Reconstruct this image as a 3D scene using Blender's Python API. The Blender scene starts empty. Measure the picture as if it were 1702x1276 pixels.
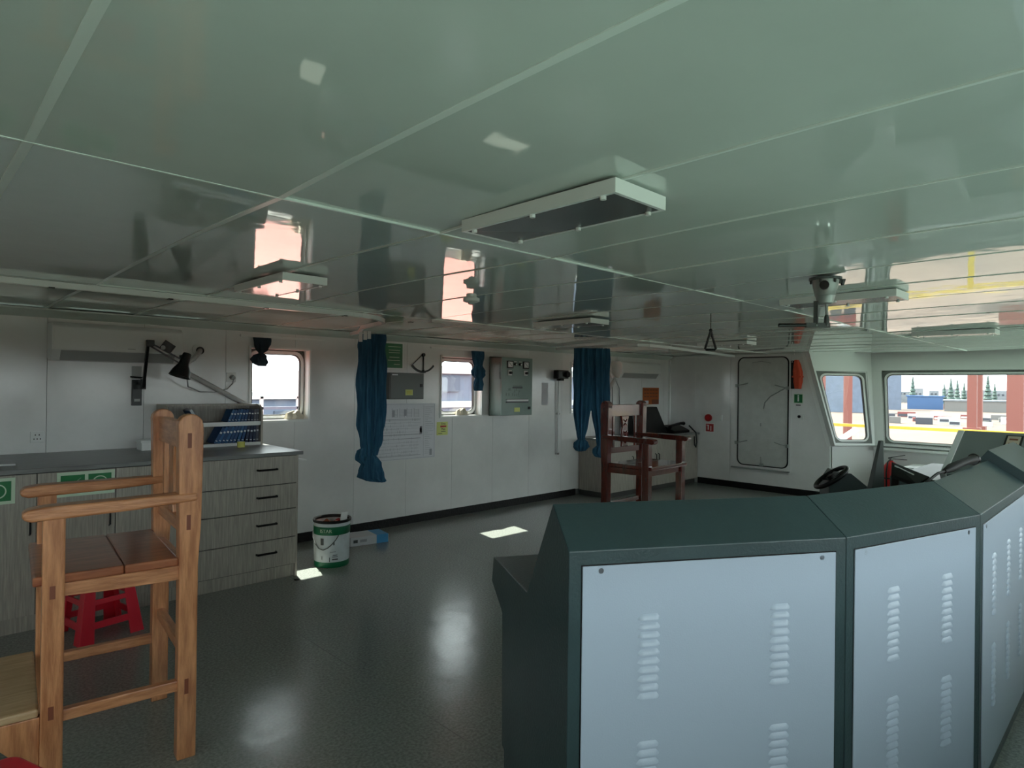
import bpy, bmesh, math, random
from mathutils import Vector, Matrix
random.seed(7)
S = bpy.context.scene
COL = S.collection
R = math.radians

# ------------------------------------------------------------------ camera
HC = 1.611
yaw, pit, rol = 0.7992, 0.0031, 0.0123
fw = Vector((math.cos(yaw)*math.cos(pit), math.sin(yaw)*math.cos(pit), math.sin(pit)))
rt = Vector((math.sin(yaw), -math.cos(yaw), 0)); upv = rt.cross(fw)
cr = rt*math.cos(rol) + upv*math.sin(rol)
cu = upv*math.cos(rol) - rt*math.sin(rol)
cam = bpy.data.cameras.new('camera'); cam.lens = 1048.03/1702*36; cam.sensor_width = 36
cam.clip_start = 0.03; cam.clip_end = 3000
co = bpy.data.objects.new('camera', cam); COL.objects.link(co)
m = Matrix((cr, cu, -fw)).transposed().to_4x4(); m.translation = (0, 0, HC)
co.matrix_world = m
S.camera = co

# ------------------------------------------------------------------ sky, sun, exposure
w = bpy.data.worlds.new('hazy_sky'); S.world = w; w.use_nodes = True
bg = w.node_tree.nodes['Background']; bg.inputs[0].default_value = (.90, .95, 1.0, 1); bg.inputs[1].default_value = 1.0
sun = bpy.data.lights.new('sun', 'SUN'); sun.energy = 4.2; sun.angle = R(.6); sun.color = (1, .95, .86)
so = bpy.data.objects.new('sun', sun); COL.objects.link(so)
so.rotation_euler = Vector((.15, .73, 1.0)).to_track_quat('Z', 'Y').to_euler()
S.view_settings.view_transform = 'Standard'; S.view_settings.look = 'None'
S.view_settings.gamma = 1; S.view_settings.use_curve_mapping = False
S.view_settings.exposure = 2.5
S.cycles.use_denoising = True
S.cycles.max_bounces = 14; S.cycles.diffuse_bounces = 8; S.cycles.glossy_bounces = 6
S.cycles.transparent_max_bounces = 12; S.cycles.sample_clamp_indirect = 6
S.cycles.caustics_reflective = False; S.cycles.caustics_refractive = False

# ------------------------------------------------------------------ materials
MATS = {}
def mat(name, col, rough=.5, metal=0, spec=.5, coat=0, bump=0, bscale=20, var=0, vscale=4, grain=None, stretch=(1, 1, 1), bdist=.01):
    if name in MATS: return MATS[name]
    M = bpy.data.materials.new(name); M.use_nodes = True; MATS[name] = M
    nt = M.node_tree; b = nt.nodes['Principled BSDF']
    b.inputs['Base Color'].default_value = (*col, 1); b.inputs['Roughness'].default_value = rough
    b.inputs['Metallic'].default_value = metal; b.inputs['Specular IOR Level'].default_value = spec
    if coat: b.inputs['Coat Weight'].default_value = coat; b.inputs['Coat Roughness'].default_value = .08
    tc = nt.nodes.new('ShaderNodeTexCoord'); mp = nt.nodes.new('ShaderNodeMapping')
    mp.inputs['Scale'].default_value = stretch
    nt.links.new(tc.outputs['Object'], mp.inputs['Vector'])
    if var or grain:
        n = nt.nodes.new('ShaderNodeTexNoise'); n.inputs['Scale'].default_value = vscale; n.inputs['Detail'].default_value = 5
        n.inputs['Roughness'].default_value = .6
        nt.links.new(mp.outputs[0], n.inputs['Vector'])
        r = nt.nodes.new('ShaderNodeValToRGB')
        c2 = grain if grain else tuple(max(0, c*(1-var)) for c in col)
        c1 = col if grain else tuple(min(1, c*(1+var*.6)) for c in col)
        r.color_ramp.elements[0].position = .36; r.color_ramp.elements[1].position = .64
        r.color_ramp.elements[0].color = (*c2, 1); r.color_ramp.elements[1].color = (*c1, 1)
        nt.links.new(n.outputs['Fac'], r.inputs[0]); nt.links.new(r.outputs[0], b.inputs['Base Color'])
    if bump:
        n2 = nt.nodes.new('ShaderNodeTexNoise'); n2.inputs['Scale'].default_value = bscale; n2.inputs['Detail'].default_value = 2
        nt.links.new(mp.outputs[0], n2.inputs['Vector'])
        bp = nt.nodes.new('ShaderNodeBump'); bp.inputs['Strength'].default_value = bump; bp.inputs['Distance'].default_value = bdist
        nt.links.new(n2.outputs['Fac'], bp.inputs['Height']); nt.links.new(bp.outputs[0], b.inputs['Normal'])
    return M
mat('ceil', (.60, .655, .615), .030, spec=.6, bump=.4, bscale=4.5, bdist=.0022, var=.04, vscale=2)
mat('strip', (.74, .80, .76), .3)
mat('wallpanel', (.77, .765, .76), .15, spec=.5, bump=.25, bscale=2.0, bdist=.006, var=.05, vscale=3)
mat('trimwhite', (.78, .79, .78), .3)
mat('steelwhite', (.74, .76, .745), .25, bump=.15, bscale=9, bdist=.01)
mat('doorgrey', (.56, .57, .55), .42, var=.06, vscale=9, bump=.2, bscale=30)
mat('joint', (.16, .16, .16), .6)
mat('floor', (.245, .262, .242), .21, spec=.55, var=.28, vscale=70, bump=.25, bscale=5, bdist=.008)
mat('base', (.004, .004, .0045), .5, spec=.3, bump=.6, bscale=40)
mat('teal', (.030, .056, .060), .38, spec=.5, bump=.12, bscale=90, var=.12, vscale=3)
mat('panelgrey', (.395, .462, .55), .33, spec=.45, bump=.05, bscale=200)
mat('screw', (.25, .25, .25), .3, metal=.9)
mat('oak', (.65, .295, .135), .36, grain=(.40, .152, .062), vscale=5, stretch=(9, 9, 1.1), bump=.2, bscale=18, coat=.25)
mat('oaky', (.65, .295, .135), .36, grain=(.40, .152, .062), vscale=5, stretch=(9, 1.1, 9), bump=.2, bscale=18, coat=.25)
mat('oakx', (.65, .295, .135), .36, grain=(.42, .162, .065), vscale=5, stretch=(1.1, 9, 9), bump=.2, bscale=18, coat=.25)
mat('oakseat', (.40, .135, .060), .30, grain=(.24, .070, .030), vscale=4, stretch=(9, 1.2, 9), coat=.4)
mat('oakpale', (.62, .44, .26), .5, grain=(.46, .30, .16), vscale=4, stretch=(9, 1.2, 9))
mat('plug', (.20, .055, .025), .5)
mat('maho', (.115, .013, .007), .2, grain=(.07, .0075, .005), vscale=5, stretch=(7, 7, 1.2), coat=.9)
mat('lam', (.40, .36, .31), .42, grain=(.27, .245, .215), vscale=7, stretch=(14, 14, .7))
mat('lamtop', (.20, .20, .195), .33, grain=(.145, .145, .142), vscale=6, stretch=(1, 9, 9))
mat('lamdark', (.045, .043, .04), .6)
mat('black', (.0035, .0035, .004), .35, spec=.35)
mat('blackmat', (.006, .006, .0065), .6, spec=.3)
mat('lampblack', (.005, .007, .0075), .3, spec=.4)
mat('plastwhite', (.72, .73, .72), .35)
mat('acwhite', (.70, .715, .705), .3)
mat('acgrey', (.36, .37, .365), .5)
mat('curtain', (.040, .130, .215), .85, grain=(.020, .070, .130), vscale=5, stretch=(9, 9, .8), spec=.2)  # lighter streaks over a darker blue paint highlights onto the pleats
mat('curtaindark', (.026, .045, .062), .85, var=.3, spec=.2)
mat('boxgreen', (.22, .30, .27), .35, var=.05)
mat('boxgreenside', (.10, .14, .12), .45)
mat('boxgrey', (.115, .13, .125), .4)
mat('signgreen', (.006, .16, .045), .4)
mat('signpale', (.55, .68, .52), .5)
mat('white', (.80, .80, .80), .5)
mat('paper', (.70, .70, .74), .7, var=.03)
mat('ink', (.07, .07, .08), .7)
mat('inkpale', (.36, .36, .40), .7)
mat('yellownote', (.66, .70, .24), .7)
mat('red', (.50, .012, .014), .35)
mat('redplastic', (.60, .010, .030), .35, coat=.2)
mat('signred', (.40, .02, .02), .5)
mat('orangeposter', (.42, .10, .02), .6)
mat('lifejacket', (.60, .075, .035), .8)
mat('rubber', (.02, .02, .02), .7)
mat('chrome', (.6, .6, .6), .18, metal=1)
mat('galv', (.34, .36, .35), .42, metal=.3)
mat('handlegrey', (.07, .076, .076), .45)
mat('hose', (.50, .50, .49), .6, bump=.6, bscale=60)
mat('copper', (.35, .10, .05), .4)
mat('bookblue', (.010, .055, .16), .55)
mat('bookblue2', (.012, .085, .22), .5)
mat('booknavy', (.009, .020, .060), .55)
mat('bookgrey', (.10, .10, .13), .55)
mat('pages', (.6, .62, .64), .7)
mat('tape', (.62, .60, .14), .5)
mat('bucketwhite', (.56, .60, .62), .4, var=.10, vscale=9)
mat('bucketgreen', (.006, .13, .055), .4)
mat('cartonwhite', (.62, .63, .66), .6)
mat('cartonblue', (.06, .30, .58), .5)
mat('diffuser', (.10, .11, .115), .25)
mat('diffuserpale', (.52, .50, .49), .12)
mat('sealgreen', (.13, .14, .13), .6)
mat('yellowrail', (.42, .28, .03), .5)
mat('deckred', (.34, .085, .062), .6, var=.12, vscale=.6)
mat('deckgreen', (.29, .37, .325), .6, var=.12, vscale=.5)
mat('wingpale', (.50, .58, .53), .6, var=.08, vscale=2)
mat('hullwhite', (.42, .44, .44), .5)
mat('hullblue', (.125, .155, .215), .6, var=.12, vscale=.3)
mat('hulldark', (.08, .10, .14), .6)
mat('yard', (.112, .076, .057), .9, grain=(.070, .048, .039), vscale=.03, stretch=(1, 3.2, 1))
mat('craner', (.21, .070, .055), .7)
mat('roofblue', (.05, .11, .24), .5)
mat('town', (.20, .215, .235), .8, var=.15, vscale=.4)
mat('shed', (.16, .155, .15), .8)
mat('tree', (.055, .085, .075), .9, var=.3, vscale=.4)
mat('clutterdark', (.06, .065, .08), .8)
mat('truckred', (.19, .05, .045), .6)
mat('helmgrey', (.10, .12, .125), .45)
mat('lidgrey', (.18, .20, .20), .4)
mat('liddark', (.016, .026, .022), .5)
mat('plate', (.50, .42, .32), .5)
mat('rag', (.70, .64, .52), .9)
# window glass
G = bpy.data.materials.new('glass'); G.use_nodes = True; MATS['glass'] = G
nt = G.node_tree; nt.nodes.clear()
o_ = nt.nodes.new('ShaderNodeOutputMaterial'); mx = nt.nodes.new('ShaderNodeMixShader')
tr = nt.nodes.new('ShaderNodeBsdfTransparent'); tr.inputs[0].default_value = (.93, .97, .95, 1)
gl = nt.nodes.new('ShaderNodeBsdfGlossy'); gl.inputs['Roughness'].default_value = .02
lwn = nt.nodes.new('ShaderNodeLayerWeight'); lwn.inputs[0].default_value = .15
fr = nt.nodes.new('ShaderNodeMath'); fr.operation = 'MULTIPLY_ADD'; fr.inputs[1].default_value = .45; fr.inputs[2].default_value = .02
nt.links.new(lwn.outputs['Facing'], fr.inputs[0])
nt.links.new(fr.outputs[0], mx.inputs[0]); nt.links.new(tr.outputs[0], mx.inputs[1]); nt.links.new(gl.outputs[0], mx.inputs[2])
nt.links.new(mx.outputs[0], o_.inputs[0])

# ------------------------------------------------------------------ mesh helpers
ORG = {}
class MB:
    def __init__(s): s.v = []; s.f = []
    def add(s, vs, fs):
        n = len(s.v); s.v += [Vector(p) for p in vs]; s.f += [tuple(i+n for i in f) for f in fs]; return s
    def box(s, a, b):
        x0, y0, z0 = a; x1, y1, z1 = b
        return s.add([(x0,y0,z0),(x1,y0,z0),(x1,y1,z0),(x0,y1,z0),(x0,y0,z1),(x1,y0,z1),(x1,y1,z1),(x0,y1,z1)],
                     [(0,3,2,1),(4,5,6,7),(0,1,5,4),(1,2,6,5),(2,3,7,6),(3,0,4,7)])
    def hexa(s, p):      # 4 bottom corners then the 4 above them
        return s.add(p, [(0,3,2,1),(4,5,6,7),(0,1,5,4),(1,2,6,5),(2,3,7,6),(3,0,4,7)])
    def slab(s, quad, t, nrm=None):   # a quad given thickness t against its normal
        q = [Vector(p) for p in quad]
        n = (q[1]-q[0]).cross(q[3]-q[0]).normalized() if nrm is None else Vector(nrm)
        return s.hexa([p - n*t for p in q] + q)
    def bar(s, p, q, a, b=None, up=(0,0,1)):   # rectangular bar from p to q, section a (sideways) x b (up)
        p = Vector(p); q = Vector(q); b = b or a
        d = (q-p).normalized(); u = Vector(up)
        if abs(d.dot(u)) > .98: u = Vector((1,0,0))
        sd = d.cross(u).normalized(); u = sd.cross(d)
        c = [(-1,-1),(1,-1),(1,1),(-1,1)]
        return s.hexa([p+sd*i*a/2+u*j*b/2 for i,j in c] + [q+sd*i*a/2+u*j*b/2 for i,j in c])
    def tube(s, pts, r, n=10):
        P = [Vector(p) for p in pts]; N = len(P); rs = r if isinstance(r, (list, tuple)) else [r]*N
        vs = []; prev = None
        for i in range(N):
            d = (P[min(i+1,N-1)]-P[max(i-1,0)]).normalized()
            if prev is None:
                u = Vector((0,0,1)) if abs(d.z) < .95 else Vector((1,0,0))
            else: u = prev
            sd = d.cross(u).normalized(); u = sd.cross(d).normalized(); prev = u
            for k in range(n):
                a = 2*math.pi*k/n; vs.append(P[i]+sd*math.cos(a)*rs[i]+u*math.sin(a)*rs[i])
        fs = [(i*n+k, i*n+(k+1)%n, (i+1)*n+(k+1)%n, (i+1)*n+k) for i in range(N-1) for k in range(n)]
        fs += [tuple(range(n-1,-1,-1)), tuple((N-1)*n+k for k in range(n))]
        return s.add(vs, fs)
    def lathe(s, prof, c=(0,0,0), n=28, close=True):
        c = Vector(c); vs = []
        for r, z in prof:
            for k in range(n):
                a = 2*math.pi*k/n; vs.append(c+Vector((r*math.cos(a), r*math.sin(a), z)))
        N = len(prof)
        fs = [(i*n+k, i*n+(k+1)%n, (i+1)*n+(k+1)%n, (i+1)*n+k) for i in range(N-1) for k in range(n)]
        if close: fs += [tuple(range(n-1,-1,-1)), tuple((N-1)*n+k for k in range(n))]
        return s.add(vs, fs)
    def prism(s, poly, f0, f1):   # poly of 2-D points, f0/f1 place a point on the two end faces
        n = len(poly)
        return s.add([f0(*p) for p in poly]+[f1(*p) for p in poly],
                     [tuple(range(n-1,-1,-1)), tuple(range(n,2*n))]+[(i,(i+1)%n,n+(i+1)%n,n+i) for i in range(n)])
    def ring(s, outer, inner, f0, f1):   # frame between two loops with the same number of points
        n = len(outer)
        vs = [f0(*p) for p in outer]+[f0(*p) for p in inner]+[f1(*p) for p in outer]+[f1(*p) for p in inner]
        fs = []
        for i in range(n):
            j = (i+1) % n
            fs += [(i,j,n+j,n+i), (2*n+i,3*n+i,3*n+j,2*n+j), (i,2*n+i,2*n+j,j), (n+i,n+j,3*n+j,3*n+i)]
        return s.add(vs, fs)
    def sphere(s, c, r, n=12, sc=(1,1,1)):
        prof = [(max(1e-4, r*math.sin(math.pi*i/8)), -r*math.cos(math.pi*i/8)) for i in range(9)]
        k = len(s.v); s.lathe(prof, (0,0,0), n)
        for i in range(k, len(s.v)):
            v = s.v[i]; s.v[i] = Vector((v.x*sc[0], v.y*sc[1], v.z*sc[2]))+Vector(c)
        return s
    def xf(s, M):
        s.v = [M @ v for v in s.v]; return s
    def build(s, name, m, parent=None, bevel=0, smooth=False, seg=2):
        off = ORG.get(parent.name, Vector((0,0,0))) if parent else Vector((0,0,0))
        me = bpy.data.meshes.new(name); me.from_pydata([v-off for v in s.v], [], s.f)
        bm = bmesh.new(); bm.from_mesh(me); bmesh.ops.recalc_face_normals(bm, faces=bm.faces); bm.to_mesh(me); bm.free()
        me.materials.append(MATS[m])
        if smooth:
            for p in me.polygons: p.use_smooth = True
            try: me.set_sharp_from_angle(angle=R(40))
            except Exception: pass
        o = bpy.data.objects.new(name, me); COL.objects.link(o)
        if parent: o.parent = parent; ORG[o.name] = off
        if bevel:
            b = o.modifiers.new('bevel', 'BEVEL'); b.width = bevel; b.segments = seg; b.limit_method = 'ANGLE'; b.angle_limit = R(35)
        return o
def B(a, b): return MB().box(a, b)
def tag(o, label=None, cat=None, group=None, kind=None):
    if label: o['label'] = label
    if cat: o['category'] = cat
    if group: o['group'] = group
    if kind: o['kind'] = kind
    return o
def thing(name, label, cat, loc=(0,0,0), rz=0, group=None, local=False):
    o = bpy.data.objects.new(name, None); COL.objects.link(o); o.location = loc; o.rotation_euler = (0,0,rz)
    o.empty_display_size = .05
    tag(o, label, cat, group)
    ORG[o.name] = Vector((0,0,0)) if (local or rz) else Vector(loc)
    return o
def struct(o, label=None, cat=None): return tag(o, label, cat, kind='structure')
def cp(o, parent=None):
    c = o.copy(); COL.objects.link(c); c.parent = parent
    for ch in list(o.children): cp(ch, c)
    return c
def text(name, body, size, loc, rotM, m, parent, ext=.0005, bend=None):
    cu_ = bpy.data.curves.new(name, 'FONT'); cu_.body = body; cu_.size = size; cu_.extrude = ext
    cu_.align_x = 'CENTER'; cu_.align_y = 'CENTER'
    t = bpy.data.objects.new(name, cu_); COL.objects.link(t)
    dg = bpy.context.evaluated_depsgraph_get(); dg.update()
    me = bpy.data.meshes.new_from_object(t.evaluated_get(dg)); bpy.data.objects.remove(t)
    off = ORG.get(parent.name, Vector((0,0,0)))
    M4 = Matrix.Translation(Vector(loc)) @ rotM.to_4x4()
    for v in me.vertices:
        v.co = (bend(v.co) if bend else M4 @ v.co) - off
    me.materials.clear(); me.materials.append(MATS[m])
    o = bpy.data.objects.new(name, me); COL.objects.link(o); o.parent = parent; ORG[o.name] = off
    return o
ROT_AFT = Matrix(((1,0,0),(0,0,-1),(0,1,0)))        # reads on a wall whose face looks to -Y
ROT_FAR = Matrix(((0,0,-1),(-1,0,0),(0,1,0)))       # reads on a wall whose face looks to -X
def rrect(x0, x1, z0, z1, r, k=6):
    P = []
    for cx_, cz_, a0 in ((x1-r,z1-r,0),(x0+r,z1-r,90),(x0+r,z0+r,180),(x1-r,z0+r,270)):
        for i in range(k+1):
            a = R(a0+90*i/k); P.append((cx_+r*math.cos(a), cz_+r*math.sin(a)))
    return P
def rectloop(x0, x1, z0, z1, k=6):     # same count as rrect, square corners
    P = []
    for px, pz in ((x1,z1),(x0,z1),(x0,z0),(x1,z0)): P += [(px,pz)]*(k+1)
    return P

# ------------------------------------------------------------------ the room
H = 2.165; YA = 6.08; XF = 9.81; ZT = 2.10
XL = -2.5; CEN = 3.65
# floor
fl = B((-3.6, -1.2, -.12), (11.0, YA+.12, 0)).build('floor', 'floor'); struct(fl, 'dark green-grey glossy deck floor of the wheelhouse', 'floor')
for x in (-.14, 1.865, 3.87, 5.87, 7.87): B((x-.0015, -.4, 0), (x+.0015, 5.0, .0006)).build('floor_joint', 'joint', fl)
# ceiling slab with its panels and cover strips
cl = B((-3.6, -1.4, H+.035), (11.0, YA+.12, H+.12)).build('ceiling', 'joint'); struct(cl, 'low ceiling of glossy pale green-grey panels with cover strips', 'ceiling')
XJ = [.21+.6*i for i in range(-6, 18)]
YJ = [-1.4, -.60, 1.835, 4.27, YA]
pan = {}; BOW = .015
for j in range(len(YJ)-1):
    for i in range(len(XJ)-1):
        y0, y1 = YJ[j]+.004, YJ[j+1]-.004; L_ = y1-y0
        if j not in pan:
            nb = 12; zb = lambda k: BOW*(1-(2*k/nb-1)**2)
            pan[j] = MB().add([(x_, L_*k/nb, z_+zb(k)) for k in range(nb+1) for x_, z_ in ((.004, .002), (.006, 0), (.594, 0), (.596, .002), (.596, .03), (.004, .03))],
                [(6*k+i_, 6*k+(i_+1)%6, 6*k+6+(i_+1)%6, 6*k+6+i_) for k in range(nb) for i_ in range(6)]+[(0,1,2,3,4,5), tuple(6*nb+i_ for i_ in range(6))]).build('ceiling_panel', 'ceil', cl, smooth=True)
            o = pan[j]
        else:
            o = pan[j].copy(); COL.objects.link(o); o.parent = cl
        o.location = (XJ[i], y0, H+random.uniform(0, .0015))
        o.rotation_euler = (R(random.uniform(-.10, .10)), R(random.uniform(-.12, .12)), 0)
for i, x in enumerate(XJ):
    wd = .020 if i in (6, 7) else (.010 if i == 8 else .006)
    for y0, y1 in zip(YJ, YJ[1:]):
        nb = 12; pr_ = [(-wd/2, 0), (wd/2, 0), (wd/2, .014), (-wd/2, .014)]
        MB().add([(x+a, y0+(y1-y0)*k/nb, H-.003+c+BOW*(1-(2*k/nb-1)**2)) for k in range(nb+1) for a, c in pr_],
                 [(4*k+i_, 4*k+(i_+1)%4, 4*k+4+(i_+1)%4, 4*k+4+i_) for k in range(nb) for i_ in range(4)]+[(0,1,2,3), tuple(4*nb+i_ for i_ in range(4))]).build('cover_strip', 'strip', cl)
for y in YJ[1:4]:
    B((XJ[0], y-.004, H-.004), (XJ[-1], y+.004, H+.01)).build('cover_strip', 'strip', cl)

def holes_wall(mb, f, u0, u1, z0, z1, holes, t0, t1):
    """wall of cells (u,z) with rectangular holes, f(u,z,t) -> point, thickness t0..t1"""
    us = sorted({u0, u1} | {min(max(h[k],u0),u1) for h in holes for k in (0,1)})
    zs = sorted({z0, z1} | {min(max(h[k],z0),z1) for h in holes for k in (2,3)})
    for a, b in zip(us, us[1:]):
        if b-a < 1e-5: continue
        for c, d in zip(zs, zs[1:]):
            if d-c < 1e-5: continue
            mu, mz = (a+b)/2, (c+d)/2
            if any(h[0] < mu < h[1] and h[2] < mz < h[3] for h in holes): continue
            mb.hexa([f(a,c,t0),f(b,c,t0),f(b,c,t1),f(a,c,t1),f(a,d,t0),f(b,d,t0),f(b,d,t1),f(a,d,t1)])
    return mb
def merge(o):
    bm = bmesh.new(); bm.from_mesh(o.data)
    bmesh.ops.remove_doubles(bm, verts=bm.verts, dist=1e-5)
    seen = {}
    for f in list(bm.faces):
        k = frozenset(v.index for v in f.verts); seen.setdefault(k, []).append(f)
    dead = [f for fs in seen.values() if len(fs) > 1 for f in fs]
    bmesh.ops.delete(bm, geom=dead, context='FACES_ONLY'); bm.to_mesh(o.data); bm.free(); return o

# aft wall: steel backing, then face panels .677 wide
WIN = [(2.41, 3.02, 1.235, 1.955), (4.71, 5.37, 1.225, 1.965), (7.13, 7.78, 1.225, 1.965)]
fa = lambda u, z, t: (u, YA+t, z)
wa = merge(holes_wall(MB(), fa, -3.6, XF+1.2, 0, H+.03, WIN, .022, .14).build('wall_aft', 'joint'))
struct(wa, 'white panelled aft wall with three small windows', 'wall')
x = .155-.677*5
while x < XF:
    a, b = max(x, -3.6)+.0015, min(x+.677, XF)-.0015
    hs = [h for h in WIN if h[0] < b and h[1] > a]
    merge(holes_wall(MB(), fa, a, b, .085, ZT, hs, 0, .02).build('wall_panel', 'wallpanel', wa))
    x += .677
# cornice trough between wall and ceiling
co_ = MB().prism([(0,ZT),(-.10,H-.012),(-.10,H),(.02,H),(.02,ZT)], lambda y,z:(-3.6,YA+y,z), lambda y,z:(XF,YA+y,z)).build('trim_1', 'ceil')
struct(co_, 'narrow sloping cornice along the top of the aft wall', 'cornice')
bs = B((2.45, YA-.012, 0), (7.25, YA+.0, .092)).build('baseboard_aft', 'base'); struct(bs, 'black skirting along the foot of the aft wall', 'skirting')

def window(idx, f, a, b, z0, z1, depth, label, rag=False, lw=.03):
    """liner box, dark corner plate, rounded white rim and pane in the hole of a wall; f(u,z,t) places points, t grows outward"""
    root = bpy.data.objects.new('window_%d' % idx, None); COL.objects.link(root); ORG[root.name] = Vector((0,0,0)); struct(root, label, 'window')
    fr_ = MB().ring(rectloop(a-lw*.4, b+lw*.4, z0-lw*.4, z1+lw*.4), rectloop(a+.006, b-.006, z0+.006, z1-.006), lambda u,z:f(u,z,-.014), lambda u,z:f(u,z,.004)).build('window_frame', 'trimwhite', root)
    li = MB().ring(rectloop(a, b, z0, z1), rectloop(a+.012, b-.012, z0+.012, z1-.012), lambda u,z:f(u,z,.0), lambda u,z:f(u,z,depth)).build('window_liner', 'trimwhite', root)
    r = .10
    MB().ring(rectloop(a, b, z0, z1), rrect(a+.03, b-.03, z0+.03, z1-.03, r), lambda u,z:f(u,z,depth-.012), lambda u,z:f(u,z,depth)).build('corner_plate', 'sealgreen', root)
    MB().ring(rrect(a+.022, b-.022, z0+.022, z1-.022, r), rrect(a+.055, b-.055, z0+.055, z1-.055, r*.8), lambda u,z:f(u,z,depth-.045), lambda u,z:f(u,z,depth-.004)).build('window_rim', 'trimwhite', root, bevel=.006)
    MB().ring(rrect(a+.054, b-.054, z0+.054, z1-.054, r*.8), rrect(a+.062, b-.062, z0+.062, z1-.062, r*.75), lambda u,z:f(u,z,depth-.040), lambda u,z:f(u,z,depth-.010)).build('rubber_seal', 'rubber', root)
    MB().prism(rrect(a+.058, b-.058, z0+.058, z1-.058, r*.75), lambda u,z:f(u,z,depth-.026), lambda u,z:f(u,z,depth-.018)).build('window_pane', 'glass', root)
    return root
for i, h in enumerate(WIN):
    window(i+1, fa, *h, .13, ['small rounded aft window above the bookshelf end of the chart table', 'small rounded aft window between the swinging pointer and the grey-green panel', 'small rounded aft window behind the pair of long blue curtains'][i])

# far side wall with the weathertight door, raked front edge
S1 = Vector((XF, 3.37, .78)); T1 = Vector((XF, 3.75, H))
ff = lambda y, z, t: (XF+t, y, z)
PY = [6.08, 5.57, 4.93]
wf = MB().prism([(YA+.1,0),(YA+.1,H+.03),(3.75,H+.03),(3.75,H),(3.37,.78),(3.37,0)], lambda y,z:ff(y,z,.022), lambda y,z:ff(y,z,.14)).build('wall_right', 'steelwhite')
struct(wf, 'grey-white side wall with a closed weathertight door', 'wall')
B((XF, 5.5715, .1), (XF+.021, YA, H-.03)).build('wall_panel', 'wallpanel', wf)
B((XF, 4.9315, .1), (XF+.021, 5.5685, H-.03)).build('wall_panel', 'wallpanel', wf)
DO = (3.97, 4.80, .34, 2.12)
merge(holes_wall(MB(), ff, 3.97, 4.9285, .1, H-.012, [DO], 0, .021).build('wall_panel', 'wallpanel', wf))
MB().prism([(3.9685,.1),(3.9685,H-.005),(3.752,H-.005),(3.376,.78),(3.376,.1)], lambda y,z:ff(y,z,0), lambda y,z:ff(y,z,.021)).build('wall_panel', 'wallpanel', wf)
tk = MB().slab([(XF-.012, 3.415, .78), (XF-.012, 3.36, .78), (XF-.012, 3.74, H), (XF-.012, 3.795, H)], .13).build('trim_2', 'trimwhite'); struct(tk, 'white raked edge trim of the side wall beside the corner window', 'trim')
bf = B((XF-.012, 3.385, 0), (XF+.02, 5.5, .10)).build('baseboard_right', 'base'); struct(bf, 'black skirting along the foot of the side wall', 'skirting')
tc = B((XF-.03, 3.9, H-.03), (XF+.02, YA, H)).build('trim_3', 'trimwhite'); struct(tc, 'slim cornice over the side wall', 'cornice')
cnr = B((XF-.035, YA-.035, .8), (XF, YA, ZT)).build('trim_4', 'trimwhite'); struct(cnr, 'white corner bead where aft wall meets side wall', 'trim')
# door
dr = bpy.data.objects.new('door_1', None); COL.objects.link(dr); ORG['door_1'] = Vector((0,0,0)); struct(dr, 'grey weathertight steel door with six dogs and two stiffener seams', 'door')
MB().prism(rrect(3.985, 4.785, .40, 2.11, .09), lambda y,z:ff(y,z,-.012), lambda y,z:ff(y,z,.02)).build('door_leaf', 'doorgrey', dr, bevel=.004)
MB().ring(rrect(3.975, 4.795, .385, 2.12, .10), rrect(3.99, 4.78, .40, 2.105, .09), lambda y,z:ff(y,z,-.022), lambda y,z:ff(y,z,.0)).build('door_gasket', 'rubber', dr)
MB().ring(rectloop(3.94, 4.90, .33, 2.15), rrect(3.973, 4.797, .383, 2.122, .10), lambda y,z:ff(y,z,-.010), lambda y,z:ff(y,z,.0)).build('door_frame', 'wallpanel', dr)
B((XF-.05, 3.95, .33), (XF, 4.88, .352)).build('door_sill', 'galv', dr)
for z in (1.50, .83): B((XF-.020, 4.0, z-.006), (XF-.010, 4.77, z+.006)).build('stiffener', 'doorgrey', dr)
for y, z in ((4.80, 1.66), (4.80, .74), (3.985, 1.63), (3.985, .74)):
    d = B((XF-.06, y-.02, z-.025), (XF, y+.02, z+.025)).build('door_dog', 'galv', dr, bevel=.004)
    sgn = -1 if y > 4.4 else 1
    MB().tube([(XF-.05, y, z), (XF-.055, y+sgn*.10, z+.02), (XF-.05, y+sgn*.19, z+.045)], .008, 8).build('dog_handle', 'galv', d)
MB().tube([(XF-.03, 4.02, 1.63), (XF-.035, 4.25, 1.5), (XF-.03, 4.34, 1.40), (XF-.03, 4.36, 1.30)], .009, 8).build('door_pull', 'galv', dr)
d = B((XF-.05, 4.36, .395), (XF, 4.41, .44)).build('door_dog', 'galv', dr, bevel=.004)
MB().tube([(XF-.04, 4.385, .42), (XF-.05, 4.385, .54)], .009, 8).build('dog_handle', 'galv', d)
B((XF-.016, 4.40, 1.02), (XF-.010, 4.42, 1.07)).build('door_plate', 'acgrey', dr)
MB().tube([(XF-.02, 4.25, 2.02), (XF-.03, 4.40, 2.05), (XF-.02, 4.55, 2.03)], .006, 6).build('door_cable', 'galv', dr)

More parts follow.
